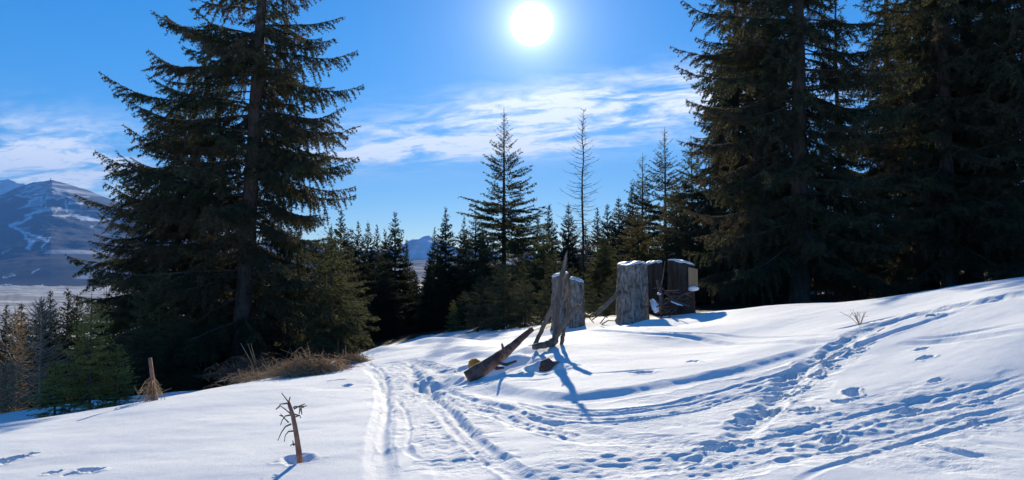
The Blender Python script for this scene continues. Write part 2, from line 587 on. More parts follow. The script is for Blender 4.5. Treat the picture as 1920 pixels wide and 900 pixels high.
# broad shapes first
pit(1215, 597, 1.0, 1.3, -0.16, rim=0, edge=0.95, d=17.6)
pit(800, 655, 1.7, 1.1, -0.22, rim=0, edge=0.95, d=18.8)
pit(715, 668, 0.9, 0.9, -0.16, rim=0, edge=0.95, d=18.0)
pit(890, 668, 0.7, 0.6, -0.12, rim=0, edge=0.95)
pit(985, 658, 0.6, 0.6, -0.10, rim=0, edge=0.95)
pit(860, 655, 0.8, 0.7, -0.12, rim=0, edge=0.95)
pit(930, 690, 0.55, 0.6, 0.24, 0.4, 0.15, 0.7)
pit(1018, 690, 0.30, 0.40, 0.17, 0.2, 0.15, 0.8)
pit(810, 722, 0.45, 0.9, 0.16, 0.3, 0.1, 0.8)
pit(556, 858, 0.17, 0.17, 0.10, 0, 0.05, 0.8)
pit(1008, 643, 0.22, 0.30, 0.08, 0, 0.1, 0.7)
pit(1250, 630, 0.9, 0.5, -0.03, rim=0, edge=0.9)

# ski tracks, trails and trodden strips
carve([(1560, 650), (1480, 674), (1400, 697), (1300, 717), (1200, 737), (1100, 748), (1030, 750), (965, 740), (890, 727)], 0.270, 0.053, 0.0014, 0.12, 0.62, 11, 0.05)
carve([(1960, 548), (1870, 558), (1780, 577), (1700, 594), (1640, 614), (1590, 642), (1545, 670), (1500, 702), (1465, 742), (1430, 778), (1390, 815), (1340, 838)], 0.195, 0.047, 0.0114, 0.3, 0.62, 12, 0.25)
carve([(1815, 580), (1740, 602), (1660, 630), (1600, 656), (1540, 682), (1490, 692)], 0.098, 0.037, 0.0045, 0.35, 0.62, 13, 0.2)
carve([(1090, 619), (1200, 627), (1300, 634), (1420, 642), (1530, 645), (1590, 635)], 0.126, 0.028, 0.0009, 0.3, 0.62, 14, 0.08)
carve([(1130, 613), (1220, 619), (1340, 626), (1480, 630), (1560, 634)], 0.072, 0.020, 0.0000, 0.3, 0.62, 15, 0.08)
carve([(1935, 604), (1850, 620), (1780, 632), (1700, 641)], 0.063, 0.024, 0.0000, 0.3, 0.62, 16, 0.08)
carve([(1935, 622), (1850, 633), (1760, 644), (1680, 648)], 0.108, 0.036, 0.0000, 0.3, 0.62, 17, 0.08)
carve([(1960, 700), (1850, 732), (1720, 762), (1600, 792), (1480, 822), (1350, 852), (1200, 876), (1050, 893), (900, 908)], 0.270, 0.018, 0.0114, 0.3, 0.62, 18, 0.25)
carve([(1960, 738), (1800, 778), (1650, 818), (1500, 853), (1380, 884), (1250, 914)], 0.195, 0.016, 0.0091, 0.3, 0.62, 19, 0.25)
carve([(1960, 765), (1820, 800), (1700, 835), (1560, 880), (1480, 915)], 0.045, 0.014, 0.0000, 0.3, 0.7, 20, 0.1)
carve([(688, 688), (714, 712), (722, 752), (716, 800), (712, 850), (720, 912)], 0.128, 0.027, 0.0027, 0.2, 0.62, 21, 0.1)
carve([(768, 690), (800, 735), (850, 790), (900, 842), (960, 885), (1010, 914)], 0.128, 0.028, 0.0045, 0.3, 0.62, 22, 0.15)
carve([(742, 750), (762, 775), (768, 810), (765, 842), (800, 868)], 0.034, 0.016, 0.0023, 0.3, 0.7, 23, 0.2)
carve([(800, 780), (850, 840), (890, 905)], 0.165, 0.010, 0.0102, 0.2, 0.7, 24, 0.3)
carve([(735, 688), (800, 714), (850, 747), (930, 770), (1020, 797), (1100, 817), (1200, 824), (1320, 834), (1400, 826)], 0.195, 0.014, 0.0102, 0.3, 0.62, 25, 0.3)
carve([(870, 738), (960, 757), (1060, 774), (1160, 776), (1280, 757), (1400, 727), (1520, 692)], 0.050, 0.014, 0.0009, 0.4, 0.7, 26, 0.1)
carve([(860, 748), (960, 768), (1060, 786), (1180, 788), (1300, 768), (1420, 736), (1520, 704)], 0.054, 0.012, 0.0018, 0.4, 0.7, 27, 0.15)
carve([(1100, 770), (1280, 745), (1400, 717), (1500, 690)], 0.165, 0.003, 0.0041, 0.1, 0.7, 28, 0.3)
carve([(676, 690), (740, 684), (800, 690), (850, 705)], 0.338, 0.016, 0.0170, 0.2, 0.62, 29, 0.3)
carve([(720, 700), (760, 720), (790, 745), (830, 760)], 0.300, 0.016, 0.0148, 0.2, 0.62, 30, 0.3)
carve([(760, 672), (800, 684), (830, 700), (810, 730)], 0.150, 0.025, 0.0114, 0.3, 0.62, 31, 0.3)
carve([(1690, 828), (1800, 852), (1935, 868)], 0.068, 0.016, 0.0034, 0.4, 0.62, 32, 0.2)
carve([(1640, 850), (1780, 884), (1935, 900)], 0.105, 0.013, 0.0068, 0.3, 0.62, 33, 0.3)
carve([(1780, 815), (1860, 838), (1935, 848)], 0.054, 0.016, 0.0000, 0.4, 0.62, 34, 0.1)
carve([(1080, 705), (1140, 702), (1200, 696), (1260, 692)], 0.054, 0.014, 0.0000, 0.3, 0.7, 35, 0.15)
carve([(960, 716), (1010, 713), (1060, 708)], 0.045, 0.012, 0.0000, 0.3, 0.7, 36, 0.15)
carve([(1240, 822), (1330, 838), (1400, 845)], 0.112, 0.021, 0.0045, 0.3, 0.62, 37, 0.2)
carve([(1000, 880), (1150, 868), (1300, 860), (1440, 836)], 0.225, 0.010, 0.0079, 0.2, 0.7, 38, 0.3)
carve([(1560, 622), (1620, 606), (1700, 585)], 0.075, 0.028, 0.0068, 0.3, 0.62, 39, 0.2)
# fine parallel ski and sledge lines along the trails
fl = random.Random(8)
for pts, offs in [([(1960, 700), (1850, 732), (1720, 762), (1600, 792), (1480, 822), (1350, 852), (1200, 876)], (-9, 13)),
                  ([(1960, 738), (1800, 778), (1650, 818), (1500, 853), (1380, 884)], (8,)),
                  ([(870, 738), (960, 757), (1060, 774), (1160, 776), (1280, 757), (1400, 727), (1520, 692)], (-5, 5, 20)),
                  ([(768, 690), (800, 735), (850, 790), (900, 842), (960, 885)], (-16, -8, 14)),
                  ([(735, 688), (800, 714), (850, 747), (930, 770), (1020, 797), (1100, 817)], (-10, 8, 16)),
                  ([(688, 688), (714, 712), (722, 752), (716, 800), (712, 850)], (-10, 9)),
                  ([(1700, 800), (1790, 822), (1935, 850)], (0, 30))]:
    for of in offs:
        q = [(a + fl.uniform(-6, 6), b_ + of + fl.uniform(-2, 2)) for a, b_ in pts]
        i0 = fl.randint(0, 1)
        carve(q[i0:] if i0 else q[:len(q) - fl.randint(0, 1)], fl.uniform(0.045, 0.07), fl.uniform(0.012, 0.022), 0.002, 0.5, 0.7, 60 + of, 0.25)
# churned, trampled zones: broken crust and clods without a clear rut
carve([(1930, 730), (1750, 775), (1560, 815), (1380, 850), (1150, 885)], 0.60, 0.0, 0.0110, 0.0, 0.7, 71, 0.3)
carve([(1480, 830), (1350, 845), (1150, 860), (980, 885)], 0.40, 0.0, 0.0110, 0.0, 0.7, 72, 0.3)
carve([(830, 750), (1000, 785), (1200, 795), (1380, 760), (1500, 705)], 0.34, 0.0, 0.0080, 0.0, 0.7, 73, 0.3)
carve([(740, 700), (790, 760), (850, 830), (900, 900)], 0.36, 0.0, 0.0100, 0.0, 0.7, 74, 0.3)
carve([(1930, 860), (1780, 860), (1640, 890)], 0.40, 0.0, 0.0090, 0.0, 0.7, 75, 0.3)
carve([(1620, 640), (1540, 690), (1470, 760), (1400, 820)], 0.26, 0.0, 0.0120, 0.0, 0.7, 76, 0.3)
# boot prints along the trails
br = random.Random(21)
for pts, gap_ in [([(1930, 556), (1780, 580), (1640, 616), (1545, 672), (1465, 745), (1390, 815)], 0.42), ([(1940, 715), (1720, 768), (1480, 828), (1250, 868)], 0.9)]:
    L = polyline(pts)
    acc, side = 0.0, 1
    for i in range(2, len(L) - 2):
        acc += np.linalg.norm(L[i] - L[i - 1])
        if acc > gap_:
            acc = br.uniform(-0.15, 0.12)
            side = -side
            t_ = L[i + 2] - L[i - 2]
            t_ = t_ / (np.linalg.norm(t_) + 1e-9)
            off = side * br.uniform(0.05, 0.22)
            pit(0, 0, br.uniform(0.10, 0.16), br.uniform(0.05, 0.075), br.uniform(0.035, 0.075), math.atan2(t_[1], t_[0]) + br.gauss(0, 0.25), 0.3, 0.3, i, p=(L[i][0] - t_[1] * off, L[i][1] + t_[0] * off))
# footprints and hollows
for q in [(1300, 681, .10, .12, .07), (1205, 701, .16, .12, .06), (1728, 660, .09, .10, .06), (1735, 677, .09, .10, .06), (1755, 716, .09, .08, .05),
          (1510, 775, .13, .10, .08), (1600, 742, .09, .26, .10), (1575, 758, .08, .12, .06), (1440, 772, .10, .14, .10), (1480, 742, .10, .14, .10),
          (1530, 705, .10, .16, .11), (1570, 668, .10, .16, .11), (1605, 660, .12, .12, .10), (1385, 830, .12, .10, .10),
          (30, 855, .11, .10, .06), (8, 862, .10, .10, .07), (58, 848, .08, .08, .05), (100, 884, .08, .09, .08), (130, 888, .08, .07, .04), (166, 881, .14, .09, .08),
          (650, 726, .10, .20, .06), (628, 718, .25, .05, .03), (870, 690, .15, .30, .12), (1830, 800, .06, .08, .06), (275, 902, .10, .06, .06),
          (905, 720, .35, .15, .08)]:
    q = (q[0], q[1], q[2] * 0.85, q[3] * 0.8, q[4])
    pit(*q, edge=0.35, rot=random.Random(q[0]).uniform(-.4, .4), seed=q[0])

# fallen needles under the big trees, forest shade painted dark behind, valley fields far below
lit = np.zeros(len(gx))
for px, d, r in [(450, 28, 5.2), (330, 31, 5.0), (560, 25, 3.6), (640, 21, 1.6), (250, 24, 3.0), (170, 24, 2.2), (1500, 30, 7), (1640, 30, 7), (1800, 30, 7.5), (1380, 33, 6), (1950, 30, 5),
                 (700, 62, 16), (800, 66, 18), (900, 56, 12), (1000, 62, 16), (1100, 60, 16), (1180, 54, 14), (1000, 42, 8), (930, 38, 6), (1120, 40, 9), (1230, 42, 9), (600, 42, 8), (640, 34, 4), (130, 30, 5), (60, 40, 10), (1280, 21.5, 1.3), (1200, 22, 1.2), (1060, 21.8, 1.0), (1700, 36, 9), (1550, 37, 6), (1850, 38, 8)]:
    x0 = (px - 960) / F * d
    lit = np.maximum(lit, 1 - sstep(np.hypot(gx - x0, (gy - d) * 1.0) / r, 0.7, 1.25))
snowpatch = np.exp(-(((gx - 16.7) / 1.6) ** 2 + ((gy - 40) / 2.0) ** 2))
lit = np.clip(lit - snowpatch, 0, 1)
nc, nr = len(ang), len(rad)
i, j = np.meshgrid(np.arange(nr - 1), np.arange(nc), indexing='ij')
j2 = (j + 1) % nc
T4 = np.stack([i * nc + j, (i + 1) * nc + j, (i + 1) * nc + j2, i * nc + j2], -1).reshape(-1, 4)
V = np.stack([gx, gy, h], 1)
V = np.concatenate([V, [[0, 0, gz(0, 0)]]])
me = mk_mesh('ground', V, T4, [M_SNOW])
for nm, arr in (('litter_shade', lit), ('trod', trod), ('valley', sstep(rr, 500, 1200))):
    at_ = me.attributes.new(nm, 'FLOAT', 'POINT')
    at_.data.foreach_set('value', np.concatenate([arr, [0]]).astype(np.float32))
tag(link('ground', me), kind='structure')
H_GRID = (gx, gy, h)


def surf(x, y):
    """height of the carved snow near a point"""
    k = np.argmin((gx - x) ** 2 + (gy - y) ** 2)
    return float(h[k])


# ------------------------------------------------------------------ mountains
def mountain(name, ridge, yb, yr, ye, zb, du_, kind):
    rx_ = np.array([p[0] for p in ridge], float)
    ry_ = np.array([p[1] for p in ridge], float)
    if kind == 'near':
        px = np.concatenate([np.linspace(-900, -40, 45), np.linspace(-36, 300, 250), np.linspace(304, 2800, 80)])
        nv = 170
    else:
        px = np.linspace(-900, 2900, 380)
        nv = 60
    u = (px - 960) / F
    rz = EYE + (500 - np.interp(px, rx_, ry_)) / F * yr
    if kind == 'far':
        rz = rz + yr / F * 3.5 * fbm(px / 30.0, px * 0 + 3.3, 4, 12)
    t = np.concatenate([np.linspace(0, 1, nv), 1 + np.linspace(0, 1, 30)[1:]])
    Y_ = np.where(t <= 1, yb + (yr - yb) * t, yr + (ye - yr) * (t - 1))
    U, TT = np.meshgrid(u, t)
    YY = np.meshgrid(u, Y_)[1]
    XX = U * YY
    prof = np.where(TT <= 1, TT ** (1.15 if kind == 'near' else 1.3), np.clip(2 - TT, 0, 1) ** 1.2)
    Rz = np.meshgrid(rz, t)[0]
    Zv = zb + (Rz - zb) * prof
    amp = np.sin(np.clip(TT, 0, 2) * np.pi / 2) * np.where(TT < 1, 1 - 0.93 * sstep(TT, 0.75, 1.0), 0.2)
    sc_ = 900 if kind == 'near' else 700
    Zv = Zv + amp * fbm(XX / sc_, YY / sc_, 6, 5, 0.52) * (80 if kind == 'near' else 260)
    Zv = Zv + 0.3 * (TT > 0.6) * fbm(XX / 160, YY / 160, 4, 9) * (14 if kind == 'near' else 70) * sstep(TT, .6, 1)
    x, y, z = XX.ravel(), YY.ravel(), Zv.ravel()
    # where the ground is open snow instead of wood
    qx = 960 + x / y * F
    qy = 500 - (z - EYE) / y * F
    if kind == 'near':
        jx = 3.0 * fbm(x / 60, z / 60, 3, 31)
        jy = 2.0 * fbm(x / 50, z / 50, 3, 41)
        sn = np.zeros(len(x))
        runs = [([(28, 366), (60, 370), (100, 371), (140, 368), (165, 370)], 2.4), ([(52, 378), (72, 371), (90, 369)], 3.0), ([(33, 392), (52, 384), (56, 376)], 2.4),
                ([(45, 402), (70, 397), (95, 393)], 3.2), ([(16, 423), (36, 416), (56, 408)], 2.8), ([(16, 423), (28, 428), (40, 434), (60, 440), (78, 446), (88, 456), (80, 462)], 3.0),
                ([(44, 436), (52, 448), (60, 452)], 3.6), ([(62, 452), (52, 464)], 4.5), ([(7, 473), (22, 467)], 2.2), ([(100, 404), (118, 406), (130, 402), (150, 408), (176, 410)], 3.6),
                ([(120, 378), (122, 395)], 2.0), ([(130, 380), (150, 382)], 4.5), ([(150, 412), (190, 412), (205, 410)], 2.6), ([(172, 426), (185, 422)], 2.2),
                ([(78, 376), (72, 396)], 1.6), ([(86, 374), (82, 392)], 1.4), ([(108, 390), (112, 389)], 2.0), ([(100, 396), (102, 396)], 1.8),
                ([(10, 520), (26, 514)], 2.2), ([(62, 510), (74, 504)], 1.8), ([(0, 534), (22, 532)], 1.6), ([(48, 537), (78, 535)], 1.6), ([(112, 538), (180, 537)], 1.2), ([(92, 448), (84, 460)], 2.4)]
        for pl, w in runs:
            best = np.full(len(x), 1e9)
            for a, b_ in zip(pl[:-1], pl[1:]):
                a, b_ = np.array(a, float), np.array(b_, float)
                dd = b_ - a
                tt = np.clip(((qx - a[0]) * dd[0] + (qy - a[1]) * dd[1]) / (dd @ dd), 0, 1)
                best = np.minimum(best, np.hypot(qx + jx - a[0] - tt * dd[0], qy + jy - a[1] - tt * dd[1]))
            sn = np.maximum(sn, 1 - sstep(best, w * 0.55, w * 1.15))
        top = sstep(368 - qy + 9 * fbm(x / 240, z / 120, 4, 55), 0, 14) * (TT.ravel() > 0.3)
        sn = np.maximum(sn, top * np.clip(0.30 + 0.5 * fbm(x / 90, z / 45, 3, 77), 0.1, 1))
        sn = np.maximum(sn, 0.5 * sstep(vnoise(x / 240, z / 60, 91), 0.62, 0.85))
        sn = np.where(TT.ravel() > 1.0, 1.0, sn)
    else:
        sn = np.clip(0.75 + 0.6 * fbm(x / 300, z / 200, 4, 66), 0, 1)
    nx, ny = len(u), len(t)
    a, b_ = np.meshgrid(np.arange(ny - 1), np.arange(nx - 1), indexing='ij')
    Q = np.stack([a * nx + b_, a * nx + b_ + 1, (a + 1) * nx + b_ + 1, (a + 1) * nx + b_], -1).reshape(-1, 4)
    me_ = mk_mesh(name, np.stack([x, y, z], 1), Q, [M_MOUNT])
    A = me_.attributes.new('open_snow', 'FLOAT', 'POINT')
    A.data.foreach_set('value', sn.astype(np.float32))
    return tag(link(name, me_), kind='structure')


M_MOUNT, g, b = material('mountain', (0.05, 0.06, 0.06), 0.9, 0.05)
geo = g.n('ShaderNodeNewGeometry')
aa = g.n('ShaderNodeAttribute', attribute_name='open_snow')
w1 = g.noise(geo.outputs['Position'], 0.02, 5.0, 0.65)
w2 = g.noise(geo.outputs['Position'], 0.004, 4.0, 0.6)
wood = g.mix(g.ramp(w1, 0.3, 0.7), (0.018, 0.028, 0.036), (0.042, 0.056, 0.068))
wood = g.mix(g.ramp(w2, 0.45, 0.7, 0.0, 0.5), wood, (0.052, 0.064, 0.075))
g.t.links.new(g.mix(aa.outputs['Fac'], wood, (0.84, 0.87, 0.9)), b.inputs['Base Color'])
mountain('mountain', [(-900, 470), (-500, 430), (-200, 385), (-60, 360), (0, 366), (25, 354), (60, 343), (95, 338), (125, 346), (160, 357), (200, 372), (235, 384), (300, 405), (420, 445), (560, 478), (800, 492), (2800, 495)],
         4900, 9500, 11000, -121, 0, 'near')
mountain('snowy_mountain', [(-900, 380), (-300, 350), (-60, 343), (0, 338), (40, 346), (80, 356), (200, 400), (420, 455), (650, 470), (740, 468), (765, 452), (782, 446), (797, 438), (812, 447), (840, 462), (950, 480), (1300, 475), (1640, 462), (2000, 450), (2900, 430)],
         11200, 13600, 15800, -121, 0, 'far')
# mast on the summit
mb = MB()
p = at(95, 338.5, 9500)
mb.tube([p + (0, 0, -40), p + (0, 0, 30)], [5, 3.5], 6)
mb.tube([p + (-36, 0, -16), p + (36, 0, -16)], [13, 13], 6)
tag(mb.obj('summit_station', [M_GREYWOOD]), 'small mast and hut on the summit of the far blue mountain', 'station')

# ------------------------------------------------------------------ conifers


def spikes(mb, P, T, k, ln, wd, rng, mi, fwd=0.55, lift=0.0, fine=None):
    """needle tufts: k thin triangles round the twig at every station"""
    n = len(P)
    if n == 0:
        return
    P = np.repeat(P, k, 0)
    T = np.repeat(T, k, 0)
    q = rng.normal(size=(n * k, 3))
    q -= (q * T).sum(1)[:, None] * T
    q /= np.linalg.norm(q, axis=1)[:, None] + 1e-9
    D = T * fwd + q * (1 - 0.4 * fwd)
    D[:, 2] += lift
    D /= np.linalg.norm(D, axis=1)[:, None]
    S = np.cross(D, rng.normal(size=D.shape))
    S /= np.linalg.norm(S, axis=1)[:, None] + 1e-9
    fs = np.ones((n * k, 1)) if fine is None else np.repeat(fine, k)[:, None]
    l_ = fs * ln * rng.uniform(0.65, 1.25, (n * k, 1))
    w_ = fs * wd * rng.uniform(0.7, 1.3, (n * k, 1))
    V = np.stack([P - S * w_, P + S * w_, P + D * l_], 1).reshape(-1, 3)
    mb.add(V, np.arange(n * k * 3).reshape(-1, 3), mi, False)


def stations(A, B, step, rng):
    A, B = np.asarray(A), np.asarray(B)
    L = np.linalg.norm(B - A, axis=1)
    n = np.maximum(1, np.round(L / step).astype(int))
    i = np.repeat(np.arange(len(A)), n)
    t = (np.arange(n.sum()) - np.repeat(np.cumsum(n) - n, n) + rng.uniform(0, 1, n.sum())) / n[i]
    T = (B - A) / (L[:, None] + 1e-9)
    return A[i] + (B - A)[i] * t[:, None], T[i]


def branch_parts(L, rng, hang=0.35, bare=0.18, s0=-0.05, sag=-0.22, tip=0.42, bstep=0.125, sub=0.11, width=0.36, dens=1.0):
    """axis points, axis radii, branchlet segments and twig segments of one spruce bough along +X"""
    n = 13
    t = np.linspace(0, 1, n)
    sl = s0 + sag * np.sin(np.pi * np.clip(t * 1.25, 0, 1)) + tip * np.clip((t - 0.55) / 0.45, 0, 1) ** 1.5
    x = t * L
    z = np.concatenate([[0], np.cumsum((sl[1:] + sl[:-1]) / 2 * np.diff(x))])
    y = np.cumsum(rng.normal(0, 0.012 * L, n))
    y -= y[0]
    A = np.stack([x, y, z], 1)
    R = np.interp(t, [0, 0.5, 1], [0.0095 * L + 0.006, 0.005 * L + 0.004, 0.004])
    bl, tw = [], []
    s = bare * L * 0.8
    side = 1
    while s < L * 0.985:
        tt = s / L
        side = -side
        s += bstep * rng.uniform(0.6, 1.4) / dens
        if rng.random() < 0.06:
            continue
        base = np.array([np.interp(tt, t, A[:, k]) for k in range(3)])
        tg = np.array([np.interp(tt, t, np.gradient(A[:, k])) for k in range(3)])
        tg /= np.linalg.norm(tg)
        a_ = math.radians(rng.normal(60 - 22 * tt, 9)) * side
        c, q = math.cos(a_), math.sin(a_)
        d = np.array([tg[0] * c - tg[1] * q, tg[0] * q + tg[1] * c, tg[2] * 0.6])
        ln = max(0.14, L * width * math.sin(math.pi * min(1, 0.16 + 0.86 * tt ** 0.9)) ** 0.85 * rng.uniform(0.65, 1.15))
        hg = hang * (0.8 if rng.random() < 0.5 else 2.3)
        P = base
        nseg = 3 if ln > 0.35 else 2
        for k in range(nseg):
            d2 = d + np.array([0, 0, -hg * (0.35 + 0.6 * k / nseg) * rng.uniform(0.6, 1.3)])
            d2 = d2 / np.linalg.norm(d2)
            Q = P + d2 * ln / nseg
            bl.append((P, Q, k / nseg))
            m_ = max(1, int(ln / nseg / sub * dens))
            for w in range(m_):
                u = (w + rng.random()) / m_
                for sd in (-1, 1):
                    if rng.random() < 0.15:
                        continue
                    a2 = math.radians(rng.normal(52, 10)) * sd
                    c2, q2 = math.cos(a2), math.sin(a2)
                    e = np.array([d2[0] * c2 - d2[1] * q2, d2[0] * q2 + d2[1] * c2, d2[2] - rng.uniform(0, 1.0) * hang * 1.6])
                    e /= np.linalg.norm(e)
                    l2 = (0.07 + 0.30 * ln * (1 - (k + u) / nseg)) * rng.uniform(0.6, 1.2)
                    st = P + (Q - P) * u
                    tw.append((st, st + e * min(l2, 0.5)))
            P = Q
            d = d2
    return A, R, t, bl, tw


def bough_mesh(name, L, seed, mats, step=0.055, k=4, nl=0.08, nw=0.0145, **kw):
    rng = np.random.default_rng(seed)
    A, R, t, bl, tw = branch_parts(L, rng, **kw)
    mb = MB()
    mb.tube(A, R, 5, 0)
    b0 = np.array([q[0] for q in bl])
    b1 = np.array([q[1] for q in bl])
    f = np.array([q[2] for q in bl])
    mb.tubes3(b0, b1, 0.009 - 0.005 * f, 0.007 - 0.005 * f, 0)
    t0 = np.array([q[0] for q in tw])
    t1 = np.array([q[1] for q in tw])
    mb.tubes3(t0, t1, 0.004, 0.002, 0)
    m_ = t[:-1] > 0.45
    S0 = np.concatenate([b0, t0, A[:-1][m_]])
    S1 = np.concatenate([b1, t1, A[1:][m_]])
    P, T = stations(S0, S1, step, rng)
    spikes(mb, P, T, k, nl, nw, rng, 1)
    return mb.mesh(name, mats)


BOUGH = {}
for Lb in (1.3, 2.4, 3.8, 5.4):
    BOUGH[Lb] = []
    for v in range(4 if Lb < 5 else 5):
        r_ = random.Random(int(Lb * 100) + v)
        BOUGH[Lb].append(bough_mesh('bough', Lb, int(Lb * 1000) + v, [M_BARK, M_NEEDLE], hang=r_.uniform(0.32, 0.75), sag=r_.uniform(-0.32, -0.12),
                                    tip=r_.uniform(0.3, 0.6), bare=r_.uniform(0.12, 0.26), width=r_.uniform(0.24, 0.33) if Lb > 3 else r_.uniform(0.3, 0.42),
                                    dens=1.08 if Lb > 3 else 1.1))
DEAD = []
for v in range(3):
    rng = np.random.default_rng(900 + v)
    A, R, t, bl, tw = branch_parts(1.8, rng, hang=0.5, sag=-0.3, tip=0.1, bstep=0.22, sub=0.2)
    mb = MB()
    mb.tube(A, R * 0.8, 4)
    sel = [q for q in bl if rng.random() < 0.7]
    mb.tubes3([q[0] for q in sel], [q[1] for q in sel], 0.006, 0.003)
    sel = [q for q in tw if rng.random() < 0.5]
    mb.tubes3([q[0] for q in sel], [q[1] for q in sel], 0.003, 0.002)
    DEAD.append(mb.mesh('dead_bough', [M_TWIG]))


def place_bough(parent, p, az, el, length, rng, roll=0.0, kind=None):
    if kind == 'dead':
        me_, Lb = DEAD[rng.integers(len(DEAD))], 1.8
    else:
        Lb = min(BOUGH, key=lambda q: abs(math.log(q / length)))
        me_ = BOUGH[Lb][rng.integers(len(BOUGH[Lb]))]
    s = length / Lb
    o = link('dead_branch' if kind == 'dead' else 'branch', me_, parent)
    o.matrix_local = Matrix.Translation(Vector(p)) @ Matrix.Rotation(az, 4, 'Z') @ Matrix.Rotation(-el, 4, 'Y') @ Matrix.Rotation(roll, 4, 'X') @ Matrix.Diagonal((s, s * rng.uniform(0.85, 1.1), s, 1))
    return o


def big_spruce(label, px, d, H, r0, rfn, seed, lean=(0, 0), zlow=0.6, step=0.30, per=5, extra=(), group=None, deadlow=10, skip=0.0, front=0.0):
    rng = np.random.default_rng(seed)
    x = (px - 960) / F * d
    z0 = gz(x, d)
    S0 = H / 24.0
    root = link('spruce_tree', None)
    root.location = (x, d, z0)
    root.rotation_euler = (lean[1], lean[0], rng.uniform(-0.1, 0.1))
    root.scale = (S0, S0, S0)
    tag(root, label, 'tree', group)
    H = 24.0
    n = 30
    t = np.linspace(0, 1, n)
    P = np.stack([np.cumsum(rng.normal(0, 0.015, n)), np.cumsum(rng.normal(0, 0.015, n)), -0.6 + (H + 0.6) * t], 1)
    R = r0 / S0 * (1 - t) ** 0.85 + 0.012 + r0 / S0 * 0.45 * np.exp(-t * H / 0.6)
    mb = MB()
    mb.tube(P, R, 14, 0, True, 0.05, rng)
    mb.obj('trunk', [M_BARK], root)
    # crown: the inner twigs round the stem; the long boughs hang from it as sub-parts
    crown = link('crown', INNER[seed % 2], root)
    cnt = 0
    zc = zlow / S0
    az = rng.uniform(0, 6.28)
    while zc < H - 0.5 and cnt < 275:
        f = zc / H
        k = per
        for q in range(k):
            az += 2.399963 + rng.normal(0, 0.25)
            if rng.random() < skip or (math.sin(az) < -0.75 and rng.random() < front):
                continue
            zz_ = zc + rng.uniform(-0.18, 0.18)
            ln = max(0.35, rfn(zz_ * S0) / S0 * rng.uniform(0.62, 1.08))
            el = np.interp(f, [0, 0.2, 0.55, 0.9, 1.0], [-0.22, -0.08, 0.08, 0.45, 0.8]) + rng.normal(0, 0.09)
            i_ = min(n - 1, int((zz_ + 0.6) / (H + 0.6) * (n - 1)))
            place_bough(crown, (P[i_, 0], P[i_, 1], zz_), az, el, ln, rng, rng.normal(0, 0.22))
            cnt += 1
        zc += step / S0 * rng.uniform(0.8, 1.2) * (1.0 if zc * S0 < 12.8 else 1.75)
    for (tx, ty, dy, rise) in extra:                    # long boughs reaching out of the outline
        tip = (at(tx, ty, d + dy) - np.array(root.location)) / S0
        tip[0] -= lean[0] * tip[2]
        hz = math.hypot(tip[0], tip[1])
        zb = tip[2] - hz * rise
        i_ = int(np.clip((zb + 0.6) / (H + 0.6) * (n - 1), 0, n - 1))
        place_bough(crown, (P[i_, 0], P[i_, 1], zb), math.atan2(tip[1], tip[0]), math.atan(rise) - 0.02, hz, rng, rng.normal(0, 0.1))
    for q in range(deadlow):
        zz_ = rng.uniform(0.3, zlow + 2.5)
        place_bough(crown, (0, 0, zz_), rng.uniform(0, 6.28), rng.normal(-0.2, 0.15), rng.uniform(1.0, 2.4), rng, 0, 'dead')
    return root


def cone(r_bottom, H, p=0.8, zmax=2.0):
    return lambda z: r_bottom * max(0.0, 1 - z / H) ** p * min(1.0, 0.75 + 0.25 * z / zmax)


